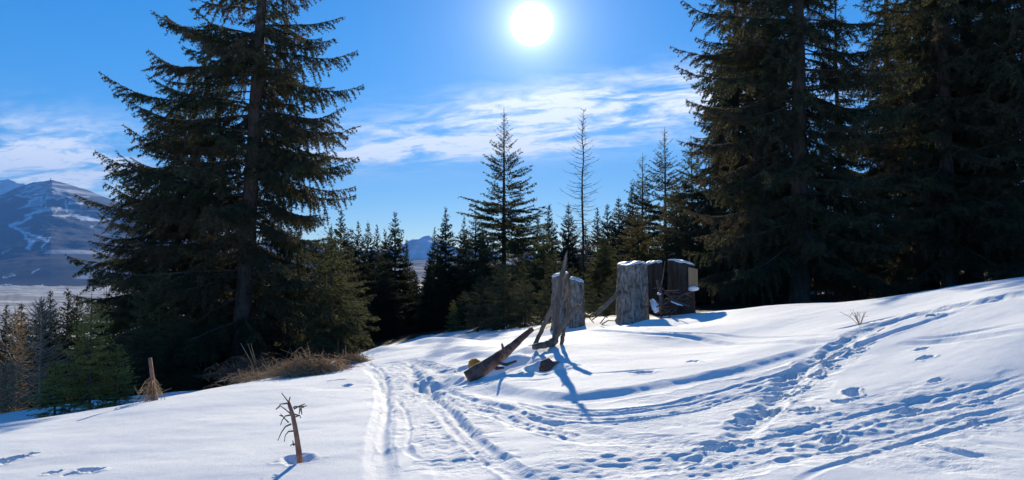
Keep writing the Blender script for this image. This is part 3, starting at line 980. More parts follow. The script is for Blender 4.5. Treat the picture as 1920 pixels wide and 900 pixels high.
def conifer_mesh(H, r, seed, mats, step=0.30, per=6, spk_step=0.10, k=4, nl=0.13, nw=0.028, p=0.85, up=(-0.25, 0.1, 0.7), zlow=0.2, bs=0.24, gap=0.05, width=0.38, droop=0.3, tmin=0.22):
    """crown of a smaller spruce: whorls of boughs with side twigs, all needles real faces"""
    rng = np.random.default_rng(seed)
    mb = MB()
    a, c = [], []
    zc = zlow
    az = rng.uniform(0, 6.28)
    while zc < H - 0.12:
        f = zc / H
        for q in range(per if f < 0.85 else 5):
            az += 2.399963 + rng.normal(0, 0.3)
            if rng.random() < gap:
                continue
            ln = r * max(0.03, 1 - f) ** p * rng.uniform(0.62, 1.12) + 0.06
            el = np.interp(f, [0, 0.55, 1.0], up) + rng.normal(0, 0.08)
            P = np.array([0, 0, zc + rng.uniform(-0.12, 0.12)])
            dh = np.array([math.cos(az), math.sin(az)])
            nseg = 4
            pts = [P]
            for s_ in range(nseg):
                e = el + 0.35 * (s_ / nseg - 0.35)
                P = P + np.array([dh[0] * math.cos(e), dh[1] * math.cos(e), math.sin(e)]) * ln / nseg
                pts.append(P)
            for s_ in range(nseg):
                if s_ > 0 or ln < 0.8:
                    a.append(pts[s_])
                    c.append(pts[s_ + 1])
            m_ = max(1, int(ln / bs))
            for w in range(m_ + 1):
                u = (w + rng.random()) / (m_ + 1)
                u = 0.15 + 0.85 * u
                i_ = min(nseg - 1, int(u * nseg))
                b0 = pts[i_] + (pts[i_ + 1] - pts[i_]) * (u * nseg - i_)
                for sd in (-1, 1):
                    th = az + sd * math.radians(rng.normal(55 - 15 * u, 10))
                    l2 = max(0.08, ln * width * (1 - u * 0.75) * rng.uniform(0.6, 1.2))
                    e = el - droop * rng.uniform(0, 1)
                    a.append(b0)
                    b1 = b0 + np.array([math.cos(th) * math.cos(e), math.sin(th) * math.cos(e), math.sin(e)]) * l2
                    c.append(b1)
                    if l2 > 0.5:
                        for s3 in (-1, 1):
                            for u3 in (0.35, 0.65):
                                t3 = th + s3 * 0.9
                                q0 = b0 + (b1 - b0) * u3
                                a.append(q0)
                                c.append(q0 + np.array([math.cos(t3), math.sin(t3), math.sin(e) - 0.2]) * l2 * 0.35)
        zc += step * rng.uniform(0.75, 1.25) * (0.65 + 0.5 * (1 - f))
    a, c = np.array(a), np.array(c)
    lg = np.linalg.norm(c - a, axis=1) > tmin
    mb.tubes3(a[lg], c[lg], 0.011, 0.005, 0)
    mb.tube([(0, 0, H - 0.5), (0, 0, H + 0.25)], [0.02, 0.006], 4, 0)
    a = np.concatenate([a, [[0, 0, H - 0.5]]])
    c = np.concatenate([c, [[0, 0, H + 0.22]]])
    P, T = stations(a, c, spk_step, rng)
    spikes(mb, P, T, k, nl, nw, rng, 1, fine=0.42 + 0.58 * np.clip((H - P[:, 2]) / (0.3 * H), 0, 1))
    return mb.mesh('crown', mats)


INNER = [conifer_mesh(24, 2.3, 350 + v, [M_BARK, M_NEEDLE], step=0.55, per=4, spk_step=0.11, k=4, nl=0.13, nw=0.022, p=0.6, up=(-0.35, 0.0, 0.6), zlow=2.6, gap=0.35, bs=0.34, width=0.40, droop=0.8) for v in range(2)]
big_spruce('tall spruce with leaning bare lower trunk and long upswept boughs beside the brown brush', 450, 28, 23.0, 0.36, lambda z: 5.3 * max(0, 1 - z / 23.5) ** 0.72, 11, lean=(0.048, 0.0), zlow=1.9, step=0.34, per=5, front=0.5, skip=0.0,
           extra=[(690, 197, -1, 0.10), (682, 130, 1, 0.15), (672, 66, 0, 0.18), (668, 320, 0.5, 0.02), (650, 15, 0, 0.22), (176, 92, -1.5, 0.34), (165, 252, -1, 0.24), (206, 195, 1, 0.30), (270, 4, -.5, .4), (140, 340, -1.5, 0.14), (172, 310, 1.5, .2),
                  (122, 482, -1, 0.08), (150, 430, 1, 0.10), (640, 420, -1, -0.05), (275, 120, -2, 0.28), (330, 40, 1, .35), (255, 60, 1.5, .34), (300, 0, 1, .4), (230, 160, -2.5, .28), (200, 290, -2.5, .2), (250, 210, 2, .24), (360, 0, -2, .42), (650, 250, -2, .06), (660, 160, -2, .12)])
big_spruce('spruce standing close behind the leaning trunk with its crown merging into it', 318, 30.5, 12.2, 0.20, lambda z: 5.0 * max(0, 1 - z / 12.6) ** 0.6, 12, lean=(0.05, 0.0), zlow=0.4, step=0.30, per=5)
big_spruce('massive spruce with thick dark trunk behind the stump with the pale cut', 1500, 30, 25.0, 0.37, lambda z: 5.4 * max(0, 1 - z / 26) ** 0.7, 13, zlow=2.2, step=0.34, per=5, skip=0.06, front=0.5,
           extra=[(1255, 98, -1, 0.12), (1255, 55, 0.5, 0.14), (1262, 5, 0, 0.18), (1268, 240, 0.5, 0.05), (1275, 170, 0, 0.08)])
big_spruce('slightly nearer of two close-set tall spruce trunks in the dark stand', 1783, 31.0, 26.0, 0.32, lambda z: 4.9 * max(0, 1 - z / 27) ** 0.75, 14, zlow=2.0, step=0.33, per=4, skip=0.12, front=0.5, lean=(-0.012, 0), group='twin spruces of the dark stand')
big_spruce('slightly farther of two close-set tall spruce trunks in the dark stand', 1826, 32.2, 25.0, 0.33, lambda z: 4.6 * max(0, 1 - z / 26) ** 0.75, 15, zlow=2.4, step=0.33, per=4, skip=0.12, front=0.5, lean=(-0.02, 0), group='twin spruces of the dark stand')
big_spruce('tall spruce at the upper end of the blue shaded snow strip', 1935, 29, 24.0, 0.30, lambda z: 4.3 * max(0, 1 - z / 25) ** 0.75, 16, zlow=1.6, step=0.33, per=4)
big_spruce('tall spruce in the second row between the thick trunk and the lower sunlit spruces', 1385, 38, 21.0, 0.27, lambda z: 4.2 * max(0, 1 - z / 22) ** 0.75, 17, zlow=1.0, step=0.34, per=5)
big_spruce('spruce deep in the dark stand seen past the thick trunk towards the stumps', 1440, 43, 23.0, 0.27, lambda z: 4.6 * max(0, 1 - z / 24) ** 0.7, 20, zlow=0.8, step=0.40, per=5)
big_spruce('spruce deep in the dark stand, in front of its twin-trunk neighbours, half bare', 1725, 36, 24.0, 0.27, lambda z: 4.3 * max(0, 1 - z / 25) ** 0.7, 21, zlow=0.8, step=0.40, per=5, skip=0.3)
big_spruce('slim spruce in the second row next to the thick trunk', 1575, 45, 19.0, 0.22, lambda z: 3.6 * max(0, 1 - z / 20) ** 0.75, 22, zlow=0.8, step=0.42, per=4, skip=0.2)
big_spruce('spruce of the second row showing sky gaps between thick trunk and twin trunks', 1665, 40, 22.0, 0.26, lambda z: 4.0 * max(0, 1 - z / 23) ** 0.8, 18, zlow=1.0, step=0.33, per=4, skip=0.12)
big_spruce('spruce of the second row behind the twin trunks', 1860, 42, 25.0, 0.30, lambda z: 4.6 * max(0, 1 - z / 26) ** 0.75, 19, zlow=1.0, step=0.36, per=4, skip=0.15)


def trunk_mesh(H, r0, seed):
    rng = np.random.default_rng(seed)
    n = 14
    t = np.linspace(0, 1, n)
    mb = MB()
    P = np.stack([np.cumsum(rng.normal(0, 0.006 * H / 10, n)), np.cumsum(rng.normal(0, 0.006 * H / 10, n)), -0.8 + (H + 0.8) * t], 1)
    P[:, :2] *= (1 - t)[:, None] * t[:, None] * 4
    mb.tube(P, r0 * (1 - t) + 0.012, 7, 0)
    return mb.mesh('trunk', [M_BARK])


def tree_thing(name, label, px, d, top, crown_me, trunk_me, H0, group=None, rot=0.0, sx=1.0, base=None, cat='tree', lean=0.0):
    """plant a tree whose tip stands at image row `top` when seen from the path"""
    p = at(px, top, d)
    zb = gz(p[0], d) if base is None else base
    H = max(1.0, p[2] - zb)
    s = H / H0
    o = link(name, None)
    o.location = (p[0], d, zb)
    o.rotation_euler = (0, lean, rot)
    o.scale = (s * sx, s * sx, s)
    tag(o, label, cat, group)
    link('trunk', trunk_me, o)
    link('crown', crown_me, o)
    return o


FARV = [conifer_mesh(12, 3.3 + 0.3 * (v % 3), 300 + v, [M_BARK, M_FAR], step=0.36, per=7, spk_step=0.15, k=4, nl=0.20, nw=0.042, tmin=0.55, p=0.85 + 0.1 * (v % 2), zlow=0.0, droop=0.6) for v in range(4)]
FART = trunk_mesh(12, 0.17, 1)
rnd = random.Random(5)


def between(px):
    if px < 785:
        return 'between the leaning tall spruce and the gap showing the snowy peak'
    if px < 945:
        return 'between the snowy peak gap and the lone slender spruce'
    if px < 1093:
        return 'between the lone slender spruce and the bare larch'
    return 'between the bare larch and the see-through spruces'


# spruces of the forest whose tips stand against the sky
tips = [(640, 396, 52, 1.0), (672, 416, 60, .8), (690, 418, 64, .7), (707, 424, 66, .8), (741, 400, 55, 1.05), (722, 430, 72, .8), (660, 430, 70, .8), (815, 428, 62, .8), (836, 391, 56, .95), (870, 408, 66, .75), (806, 470, 60, .8), (762, 452, 80, .8),
        (1030, 386, 62, .9), (1008, 405, 70, .8), (1066, 384, 60, .95), (1120, 392, 66, .85), (1139, 386, 64, .9), (1098, 420, 70, .9), (1160, 372, 58, 1.0), (980, 430, 72, .9), (905, 430, 70, .9), (1185, 345, 54, 1.0), (620, 425, 58, 1.0)]
for k, (px, py, d, sx) in enumerate(tips):
    d = d * (0.74 if px < 880 else 1.0)
    tree_thing('spruce_tree', 'pointed forest spruce ' + between(px), px, d, py, FARV[k % 4], FART, 12, 'forest spruces ' + between(px), rnd.uniform(0, 6.28), sx * rnd.uniform(0.9, 1.15))
# denser wood behind and below them
for k in range(34):
    px = 610 + (k * 53 + rnd.uniform(-18, 18)) % 640
    d = rnd.uniform(72, 105) if k % 2 else rnd.uniform(50, 66)
    d = d * (0.72 if px < 860 else 1.0)
    py = rnd.uniform(455, 500) if not 755 < px < 812 else rnd.uniform(500, 520)
    tree_thing('spruce_tree', 'shorter dark filler spruce ' + between(px), px, d, py, FARV[k % 4], FART, 12, 'low spruces ' + between(px), rnd.uniform(0, 6.28), rnd.uniform(1.0, 1.5))

mid_crown = conifer_mesh(15, 4.4, 401, [M_BARK, M_NEEDLE], step=0.42, per=6, spk_step=0.085, k=4, nl=0.125, nw=0.022, p=0.95, up=(-0.2, 0.32, 0.85), bs=0.24, width=0.36, droop=0.35, gap=0.1, tmin=0.5)
tree_thing('spruce_tree', 'slender lone spruce with sparse spiky top rising above the forest, behind the propped dead branches', 945, 54, 208, mid_crown, trunk_mesh(15, 0.17, 2), 15, None, 0.4, 1.3)
side_crown = conifer_mesh(10, 3.4, 402, [M_BARK, M_NEEDLE], step=0.36, per=7, spk_step=0.11, k=4, nl=0.14, nw=0.028, tmin=0.5, p=0.75, zlow=0.0, droop=0.6, up=(-0.3, 0.1, 0.7))
tree_thing('spruce_tree', 'broad low spruce crowding the foot of the slender lone spruce', 892, 47, 398, side_crown, trunk_mesh(10, 0.15, 3), 10, None, 1.0, 1.15)
low_crown = conifer_mesh(5, 1.9, 403, [M_BARK, M_YOUNG_LIT], step=0.26, per=6, spk_step=0.06, k=4, nl=0.07, nw=0.013, p=0.7, up=(-0.2, 0.05, 0.6))
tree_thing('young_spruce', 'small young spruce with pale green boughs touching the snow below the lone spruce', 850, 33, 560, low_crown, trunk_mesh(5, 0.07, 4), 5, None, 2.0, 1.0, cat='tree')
crest_crown = conifer_mesh(4, 1.9, 408, [M_BARK, M_NEEDLE], step=0.22, per=7, spk_step=0.06, k=4, nl=0.08, nw=0.015, p=0.55, zlow=0.0, droop=0.6, up=(-0.3, 0.0, 0.6))
for k, (px, d, py, sx) in enumerate([(872, 34, 545, 1.0), (905, 31, 515, 1.0), (945, 29, 500, 1.0), (985, 28, 520, 1.0), (1022, 29, 535, .9), (1112, 27, 540, .9), (1142, 29, 520, .9), (960, 36, 480, 1.1), (1075, 30, 500, .9), (1040, 36, 480, 1.1), (720, 40, 560, 1.2), (780, 42, 560, 1.2), (830, 40, 560, 1.2), (690, 36, 570, 1.0)]):
    tree_thing('young_spruce', 'low dark spruce skirting the forest edge just beyond the snow crest', px, d, py, crest_crown, trunk_mesh(4, 0.06, 9), 4, 'low spruces beyond the crest', rnd.uniform(0, 6.28), sx)
# spruces along the foot of the right-hand stand
sun_crown = conifer_mesh(11, 3.3, 404, [M_BARK, M_OLIVE_LIT], step=0.36, per=7, spk_step=0.11, k=4, nl=0.14, nw=0.028, tmin=0.5, p=0.7, zlow=0.0, droop=0.7, up=(-0.3, 0.05, 0.7))
thin_crown = conifer_mesh(13, 3.6, 405, [M_BARK, M_NEEDLE], step=0.42, per=6, spk_step=0.10, k=4, nl=0.125, nw=0.023, tmin=0.5, p=0.75, up=(-0.1, 0.3, 0.8), gap=0.15)
TR11, TR13 = trunk_mesh(11, 0.15, 5), trunk_mesh(13, 0.16, 6)
tree_thing('spruce_tree', 'thin spruce with see-through crown at the edge of the dark stand', 1246, 50, 244, thin_crown, TR13, 13, None, 0.3, 1.15)
tree_thing('spruce_tree', 'thin short spruce leaning into its taller see-through neighbour', 1205, 52, 292, thin_crown, TR13, 13, None, 2.3, 1.2)
tree_thing('spruce_tree', 'bushy spruce directly behind the stump with the pale cut', 1296, 44, 262, sun_crown, TR11, 11, None, 0.8, 0.95)
tree_thing('spruce_tree', 'bushy olive spruce between the see-through spruce and the one behind the pale cut stump', 1268, 40, 335, sun_crown, TR11, 11, None, 2.8, 1.1)
tree_thing('spruce_tree', 'bushy spruce right behind the thickest stump, lower than the see-through spruces', 1195, 42, 385, sun_crown, TR11, 11, None, 4.1, 1.2)
tree_thing('spruce_tree', 'broad spruce between the lone slender spruce and the bare larch', 1020, 48, 420, sun_crown, TR11, 11, None, 5.0, 1.2)
tree_thing('spruce_tree', 'broad low spruce behind the gap between the stump groups', 1130, 40, 430, sun_crown, TR11, 11, None, 5.6, 1.2)
for k, (px, d, py, sx) in enumerate([(1345, 40, 300, .9), (1420, 37, 380, 1.0), (1470, 42, 400, 1.0), (1560, 46, 420, .9), (1610, 50, 410, .9), (1700, 44, 420, 1.0), (1740, 37, 420, 1.1), (1880, 38, 400, 1.0), (1640, 44, 430, 1.2), (1990, 36, 330, 1.1), (1590, 60, 400, 1.2), (1330, 48, 360, 1.2), (1525, 56, 410, 1.2), (1800, 50, 390, 1.2), (1410, 55, 330, 1.1), (1680, 62, 400, 1.4), (1760, 56, 390, 1.3), (1940, 54, 380, 1.3), (1570, 66, 430, 1.5)]):
    tree_thing('spruce_tree', 'understorey spruce between the trunks of the dark stand', px, d, py, [sun_crown, side_crown][k % 2], [TR11, FART][0], 11 if k % 2 == 0 else 10, 'understorey spruces of the dark stand', rnd.uniform(0, 6.28), sx)
# understorey in front of and beside the leaning spruce
bush_crown = conifer_mesh(6, 2.5, 406, [M_BARK, M_NEEDLE], step=0.26, per=8, spk_step=0.07, k=4, nl=0.095, nw=0.018, p=0.6, zlow=0.0, droop=0.6, up=(-0.3, 0.0, 0.6))
TR6 = trunk_mesh(6, 0.08, 7)
olive_crown = conifer_mesh(6, 2.5, 416, [M_BARK, M_OLIVE_LIT], step=0.27, per=8, spk_step=0.07, k=4, nl=0.09, nw=0.017, p=0.6, zlow=0.0, droop=0.6, up=(-0.3, 0.0, 0.6))
tree_thing('spruce_tree', 'bushy spruce with light green boughs behind the brown brush heaps', 622, 27, 428, olive_crown, TR6, 6, None, 0.5, 1.0)
tree_thing('spruce_tree', 'bushy dark spruce under the long boughs, uphill of the small yellow-green spruce', 300, 26, 500, olive_crown, TR6, 6, None, 1.9, 1.05)
tree_thing('spruce_tree', 'dark spruce filling the space behind the leaning trunk', 520, 33, 430, bush_crown, TR6, 6, None, 3.0, 1.1)
tree_thing('spruce_tree', 'dark spruce between the leaning trunk and the stake with hanging twigs', 385, 30, 470, bush_crown, TR6, 6, None, 4.0, 1.1)
for k, (px, d, py, sx) in enumerate([(240, 30, 520, 1.0), (200, 33, 545, 1.0), (430, 35, 480, 1.1), (560, 36, 470, 1.1), (330, 24.5, 590, 1.2), (265, 23, 600, 1.2), (490, 36, 500, 1.2), (640, 34, 500, 0.9)]):
    tree_thing('spruce_tree', 'dark bushy understorey spruce around the foot of the leaning tall spruce', px, d, py, bush_crown, TR6, 6, 'understorey round the leaning spruce', rnd.uniform(0, 6.28), sx)
yel_crown = conifer_mesh(4, 1.55, 407, [M_BARK, M_YOUNG_LIT], step=0.2, per=7, spk_step=0.05, k=4, nl=0.07, nw=0.014, p=0.65, zlow=0.0, up=(-0.2, 0.1, 0.6))
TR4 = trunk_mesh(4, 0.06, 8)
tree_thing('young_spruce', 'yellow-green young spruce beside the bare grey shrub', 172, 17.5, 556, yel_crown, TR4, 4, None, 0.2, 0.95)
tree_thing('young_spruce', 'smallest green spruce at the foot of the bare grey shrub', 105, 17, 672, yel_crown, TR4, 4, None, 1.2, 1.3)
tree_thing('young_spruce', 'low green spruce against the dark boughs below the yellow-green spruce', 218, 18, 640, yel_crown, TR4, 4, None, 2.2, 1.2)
for k, (px, d, py, sx) in enumerate([(95, 46, 548, 1.0), (128, 50, 540, .9), (145, 44, 555, 1.0), (12, 52, 575, 1.1), (40, 60, 572, 1.2), (-30, 48, 580, 1.1), (75, 58, 568, 1.1)]):
    tree_thing('spruce_tree', 'dark spruce lower down the hillside behind the bare grey shrub', px, d, py, FARV[k % 4], FART, 12, 'spruces below the hillside', rnd.uniform(0, 6.28), sx * 1.1)


# ------------------------------------------------------------------ bare trees and shrubs
def bare_tree(name, label, px, d, top, r_, seed, n, up, cat='tree', mat=None, r0=0.1, sub=8, twig=0.006, zlow=0.15, p=0.8, base=None, mode='larch'):
    rng = np.random.default_rng(seed)
    pt = at(px, top, d)
    zb = gz(pt[0], d) if base is None else base
    H = pt[2] - zb
    o = link(name, None)
    o.location = (pt[0], d, zb)
    tag(o, label, cat)
    mb = MB()
    t = np.linspace(0, 1, 18)
    P = np.stack([np.cumsum(rng.normal(0, 0.004 * H, 18)) * t, np.cumsum(rng.normal(0, 0.004 * H, 18)) * t, -0.4 + (H + 0.4) * t], 1)
    mb.tube(P, r0 * (1 - t) ** 0.9 + 0.008, 7)
    mb.obj('trunk', [mat or M_TWIG], o)
    mb = MB()
    A, B, R0, R1 = [], [], [], []
    az = 0
    for k in range(n):
        f = zlow + (1 - zlow) * (k + rng.random()) / n
        az += 2.4 + rng.normal(0, 0.3)
        ln = r_ * max(0.04, 1 - f) ** p * rng.uniform(0.5, 1.15) + 0.08
        el = np.interp(f, [0, 0.5, 1], up) + rng.normal(0, 0.12)
        p0 = np.array([np.interp(f * H, P[:, 2], P[:, 0]), np.interp(f * H, P[:, 2], P[:, 1]), f * H])
        for s in range(5):
            e = el + 0.5 * (s / 5 - 0.3) + rng.normal(0, .06)
            az2 = az + rng.normal(0, 0.12)
            d_ = np.array([math.cos(az2) * math.cos(e), math.sin(az2) * math.cos(e), math.sin(e)])
            p1 = p0 + d_ * ln / 5
            A.append(p0); B.append(p1)
            R0.append(twig * 2.2 * (1 - s / 5) + twig * .6); R1.append(twig * 2.2 * (1 - (s + 1) / 5) + twig * .6)
            for q in range(max(1, sub // 4)):
                th = az2 + rng.choice([-1, 1]) * rng.uniform(0.5, 1.1)
                l2 = ln * 0.35 * (1 - s / 6) * rng.uniform(0.4, 1.1)
                s0_ = p0 + (p1 - p0) * rng.random()
                q1 = s0_ + np.array([math.cos(th), math.sin(th), rng.normal(0.1, 0.3)]) * l2
                A.append(s0_); B.append(q1); R0.append(twig); R1.append(twig * 0.5)
                if sub > 6:
                    q2 = s0_ + (q1 - s0_) * 0.5
                    A.append(q2); B.append(q2 + np.array([math.cos(th + 0.8), math.sin(th + .8), rng.normal(0.1, 0.3)]) * l2 * 0.5)
                    R0.append(twig * .7); R1.append(twig * 0.4)
            p0 = p1
    mb.tubes3(A, B, np.array(R0), np.array(R1))
    mb.obj('crown', [mat or M_TWIG], o)
    return o


bare_tree('larch_tree', 'bare leafless larch with thin trunk and fine upcurved twigs against the sky', 1093, 58, 205, 3.1, 51, 100, (-0.1, 0.1, 0.7), mat=M_TWIG, r0=0.14, sub=8, twig=0.0085, zlow=0.3, p=0.6)
bare_tree('bare_shrub', 'bare grey-brown leafless shrub beside the yellow-green young spruce', 78, 22, 566, 1.35, 52, 90, (0.1, 0.35, 0.9), 'shrub', M_PALETWIG, 0.05, 9, 0.008, 0.05, 0.6)
bare_tree('bare_shrub', 'low reddish-brown leafless bush at the edge of the shaded snow', 8, 19.5, 690, 1.0, 53, 80, (0.3, 0.6, 1.0), 'shrub', M_BRUSH, 0.03, 9, 0.006, 0.03, 0.4)
bare_tree('bare_shrub', 'tall brown leafless shrub in front of the low hillside spruces', 30, 30, 590, 1.8, 54, 90, (0.3, 0.6, 1.0), 'shrub', M_BRUSH, 0.05, 9, 0.008, 0.05, 0.5)


def brush(label, px, py, d, rx, rz, n, seed, mat=M_BRUSH):
    """heap of arching dry twigs"""
    rng = np.random.default_rng(seed)
    p = at(px, py, d)
    z0 = gz(p[0], d)
    zt = p[2] - z0
    o = link('brush_pile', None)
    o.location = (p[0], d, z0)
    tag(o, label, 'brush')
    A, B, R = [], [], []
    for k in range(n):
        a_ = rng.uniform(0, 6.28)
        q = rng.random() ** 0.5
        c = np.array([math.cos(a_) * rx * q, math.sin(a_) * rx * 0.6 * q, zt * 0.5 - rz * 0.6 + rng.uniform(0, 0.5) * rz * (1 - q * q)])
        hd = rng.uniform(0, 6.28)
        ln = rx * rng.uniform(0.35, 1.1)
        hh_ = rz * rng.uniform(0.4, 1.35) * (1.15 - 0.6 * q)
        pts = []
        for s in range(7):
            u = s / 6
            hd += rng.normal(0, 0.22)
            pts.append(c + np.array([math.cos(hd) * ln * u, math.sin(hd) * ln * 0.7 * u, hh_ * (2.6 * u - 2.3 * u * u)]) + rng.normal(0, 0.03, 3))
        for u, v in zip(pts[:-1], pts[1:]):
            A.append(u); B.append(v); R.append(rng.uniform(0.003, 0.008))
            if rng.random() < 0.7:
                A.append(v); B.append(v + rng.normal(0, 0.12, 3) - (0, 0, 0.05)); R.append(0.003)
    mb = MB()
    mb.tubes3(A, B, np.array(R), np.array(R) * 0.7)
    mb.obj('twigs', [mat], o)
    mb = MB()
    for s in range(3):
        a_ = rng.uniform(0, 6.28)
        c = np.array([0, 0, zt * 0.3])
        mb.tube([(0, 0, 0), c + (math.cos(a_) * .2, 0, zt * .5), c + (math.cos(a_) * 0.5 * rx, -0.1, zt * 0.7 + rz * rng.uniform(0.6, 1.1))], [0.016, 0.013, 0.006], 5)
    mb.obj('stem', [M_BRUSH], o)


brush('heap of golden-brown arching dry twigs at the crest of the snow', 588, 682, 14.9, 0.62, 0.40, 420, 61)
brush('tall heap of dry brown branches leaning beside the spruce trunk', 485, 668, 19.0, 0.85, 0.5, 230, 62, M_TWIG)
brush('small reddish heap of dry twigs at the head of the ski track', 658, 676, 16.0, 0.33, 0.30, 200, 63)
brush('low spread of dry brown twigs between the spruce trunk and the golden heap', 530, 706, 16.0, 0.8, 0.35, 240, 64)

# ------------------------------------------------------------------ dead sapling, stake, sticks, log
rng = np.random.default_rng(77)


def twigs_obj(name, lst, mat, parent, r=0.004):
    mb = MB()
    for P, r0 in lst:
        P = np.asarray(P, float)
        mb.tube(P, np.linspace(r0, r0 * 0.5, len(P)), 4)
    return mb.obj(name, [mat], parent)


def px_pt(px, py, d, origin):
    return at(px, py, d) - np.asarray(origin)


bp = ground_hit(562, 860)
D0 = bp[1]
o = link('dead_sapling', None)
o.location = (bp[0], D0, surf(bp[0], D0))
tag(o, 'snapped reddish dead sapling with crooked twigs standing in the open snow', 'sapling')
O = np.array(o.location)
mb = MB()
pts = [px_pt(564, 868, D0, O) - (0, 0, 0.05), px_pt(561, 850, D0, O), px_pt(557, 822, D0, O), px_pt(553, 798, D0, O), px_pt(548, 775, D0, O), px_pt(541, 754, D0, O)]
mb.tube(pts, [0.026, 0.025, 0.023, 0.021, 0.018, 0.014], 9, 0, True, 0.08, rng)
mb.obj('trunk', [M_REDBARK], o)
tl = []
for a in [[(541, 754), (535, 746), (528, 737)], [(542, 752), (544, 744)], [(541, 756), (532, 757), (524, 758)], [(526, 760), (517, 768)], [(544, 775), (534, 767), (525, 760)], [(545, 778), (535, 780), (529, 788), (526, 797)], [(541, 792), (533, 784), (526, 776)],
          [(530, 780), (524, 779)], [(546, 795), (535, 800), (527, 812), (521, 826)], [(552, 808), (541, 809), (535, 816), (533, 828)], [(554, 833), (548, 833), (544, 836)], [(551, 835), (549, 826)], [(551, 767), (560, 762), (572, 757)],
          [(561, 763), (575, 761)], [(563, 763), (561, 776)], [(564, 764), (566, 777)], [(552, 777), (562, 779), (564, 784)], [(553, 782), (562, 779)], [(550, 765), (553, 762), (570, 764)]]:
    dd = rng.uniform(-0.10, 0.10)
    tl.append(([px_pt(q[0], q[1], D0 + dd * i_ / max(1, len(a) - 1), O) for i_, q in enumerate(a)], 0.0075))
twigs_obj('twig', tl[:6], M_TWIG, o)
twigs_obj('twig', tl[6:12], M_TWIG, o)
twigs_obj('twig', tl[12:], M_TWIG, o)

# stake with hanging twig skirt
d = 11.9
o = link('dead_stake', None)
bp = at(287, 762, d)
o.location = (bp[0], d, gz(bp[0], d) - 0.05)
tag(o, 'snapped dead stem with a skirt of drooping dry twigs behind the snow crest', 'dead stem')
O = np.array(o.location)
mb = MB()
mb.tube([px_pt(289, 775, d, O), px_pt(289, 735, d, O), px_pt(285, 700, d, O), px_pt(281, 671, d, O)], [0.035, 0.032, 0.03, 0.028], 8, 0, True, 0.1, rng)
mb.obj('trunk', [M_REDBARK], o)
mb = MB()
for k in range(60):
    y0 = rng.uniform(702, 745)
    a_ = rng.uniform(-1, 1)
    dp = rng.uniform(-0.25, 0.25)
    x1 = 287 + (30 if a_ > 0 else 44) * a_ * rng.uniform(0.5, 1)
    y1 = y0 + rng.uniform(15, 50)
    pts = [px_pt(286, y0, d, O), px_pt(286 + (x1 - 286) * .5, y0 + (y1 - y0) * .25, d + dp * .5, O), px_pt(x1, y1, d + dp, O)]
    mb.tube(pts, [0.006, 0.005, 0.003], 3)
    mb.tubes3([pts[1], pts[2]], [pts[1] + rng.normal(0, 0.07, 3) - (0, 0, .03), pts[2] + rng.normal(0, 0.06, 3)], 0.003, 0.002)
mb.obj('twigs', [M_BRUSH], o)

# propped dead branches
d = 12.6


def stick(name, label, pts, radii, mat, cat='branch', seed=0, rough=0.12, sides=9, sub=4):
    rg = np.random.default_rng(seed)
    P = np.array([at(*p) for p in pts])
    n = len(P) * sub
    t = np.linspace(0, 1, len(P))
    tt = np.linspace(0, 1, n)
    Q = np.stack([np.interp(tt, t, P[:, k]) for k in range(3)], 1)
    R = np.interp(tt, t, radii)
    Q += rg.normal(0, 0.12, Q.shape) * R[:, None]
    O_ = Q[0].copy()
    o_ = link(name, None)
    o_.location = O_
    tag(o_, label, cat)
    mb_ = MB()
    mb_.tube(Q - O_, R, sides, 0, True, rough, rg)
    mb_.obj('stem', [mat], o_)
    return o_, O_


o, O = stick('dead_branch', 'tall weathered forked dead branch propped upright in the snow', [(1034, 652, d), (1042, 632, d), (1043, 590, d + .05), (1047, 555, d + .1), (1053, 522, d + .1), (1058, 494, d + .1), (1063, 472, d + .1)], [0.048, 0.055, 0.053, 0.055, 0.036, 0.03, 0.012], M_GREYWOOD, seed=3)
mb = MB()
mb.tube([px_pt(1052, 528, d + .1, O), px_pt(1058, 512, d, O), px_pt(1062, 500, d, O)], [0.03, 0.022, 0.012], 6, 0, True, .1, rng)
mb.tube([px_pt(1046, 560, d + .1, O), px_pt(1039, 545, d + .1, O)], [0.025, 0.01], 5, 0, True, .1, rng)
mb.obj('fork', [M_GREYWOOD], o)
stick('dead_branch', 'weathered dead branch leaning against the tall forked branch from its steeper side', [(1003, 646, d + .1), (1014, 622, d + .2), (1028, 592, d + .2), (1043, 560, d + .18)], [0.034, 0.036, 0.038, 0.034], M_GREYWOOD, seed=4)
stick('dead_branch', 'short broken dead branch slanting up and away from the forked branch foot', [(1040, 640, d - .05), (1052, 615, d - .1), (1068, 594, d - .15), (1087, 571, d - .2)], [0.038, 0.042, 0.044, 0.036], M_GREYWOOD, seed=5)
stick('dead_branch', 'thin dead prop planted in the snow below the short slanting branch', [(1052, 650, d + .1), (1056, 625, d), (1060, 603, d - .1)], [0.035, 0.033, 0.028], M_GREYWOOD, seed=6)
stick('dead_branch', 'grey dead branch lying flat on the snow at the foot of the forked branch', [(1000, 650, d - .25), (1020, 647, d - .15), (1042, 638, d - .02)], [0.045, 0.055, 0.06], M_GREYWOOD, seed=7)
stick('plank', 'split grey pole slanting from the thick stump down towards the snow', [(1119, 588, 19.6), (1142, 567, 19.6), (1163, 546, 19.5)], [0.05, 0.055, 0.05], M_GREYWOOD, 'pole', seed=8)

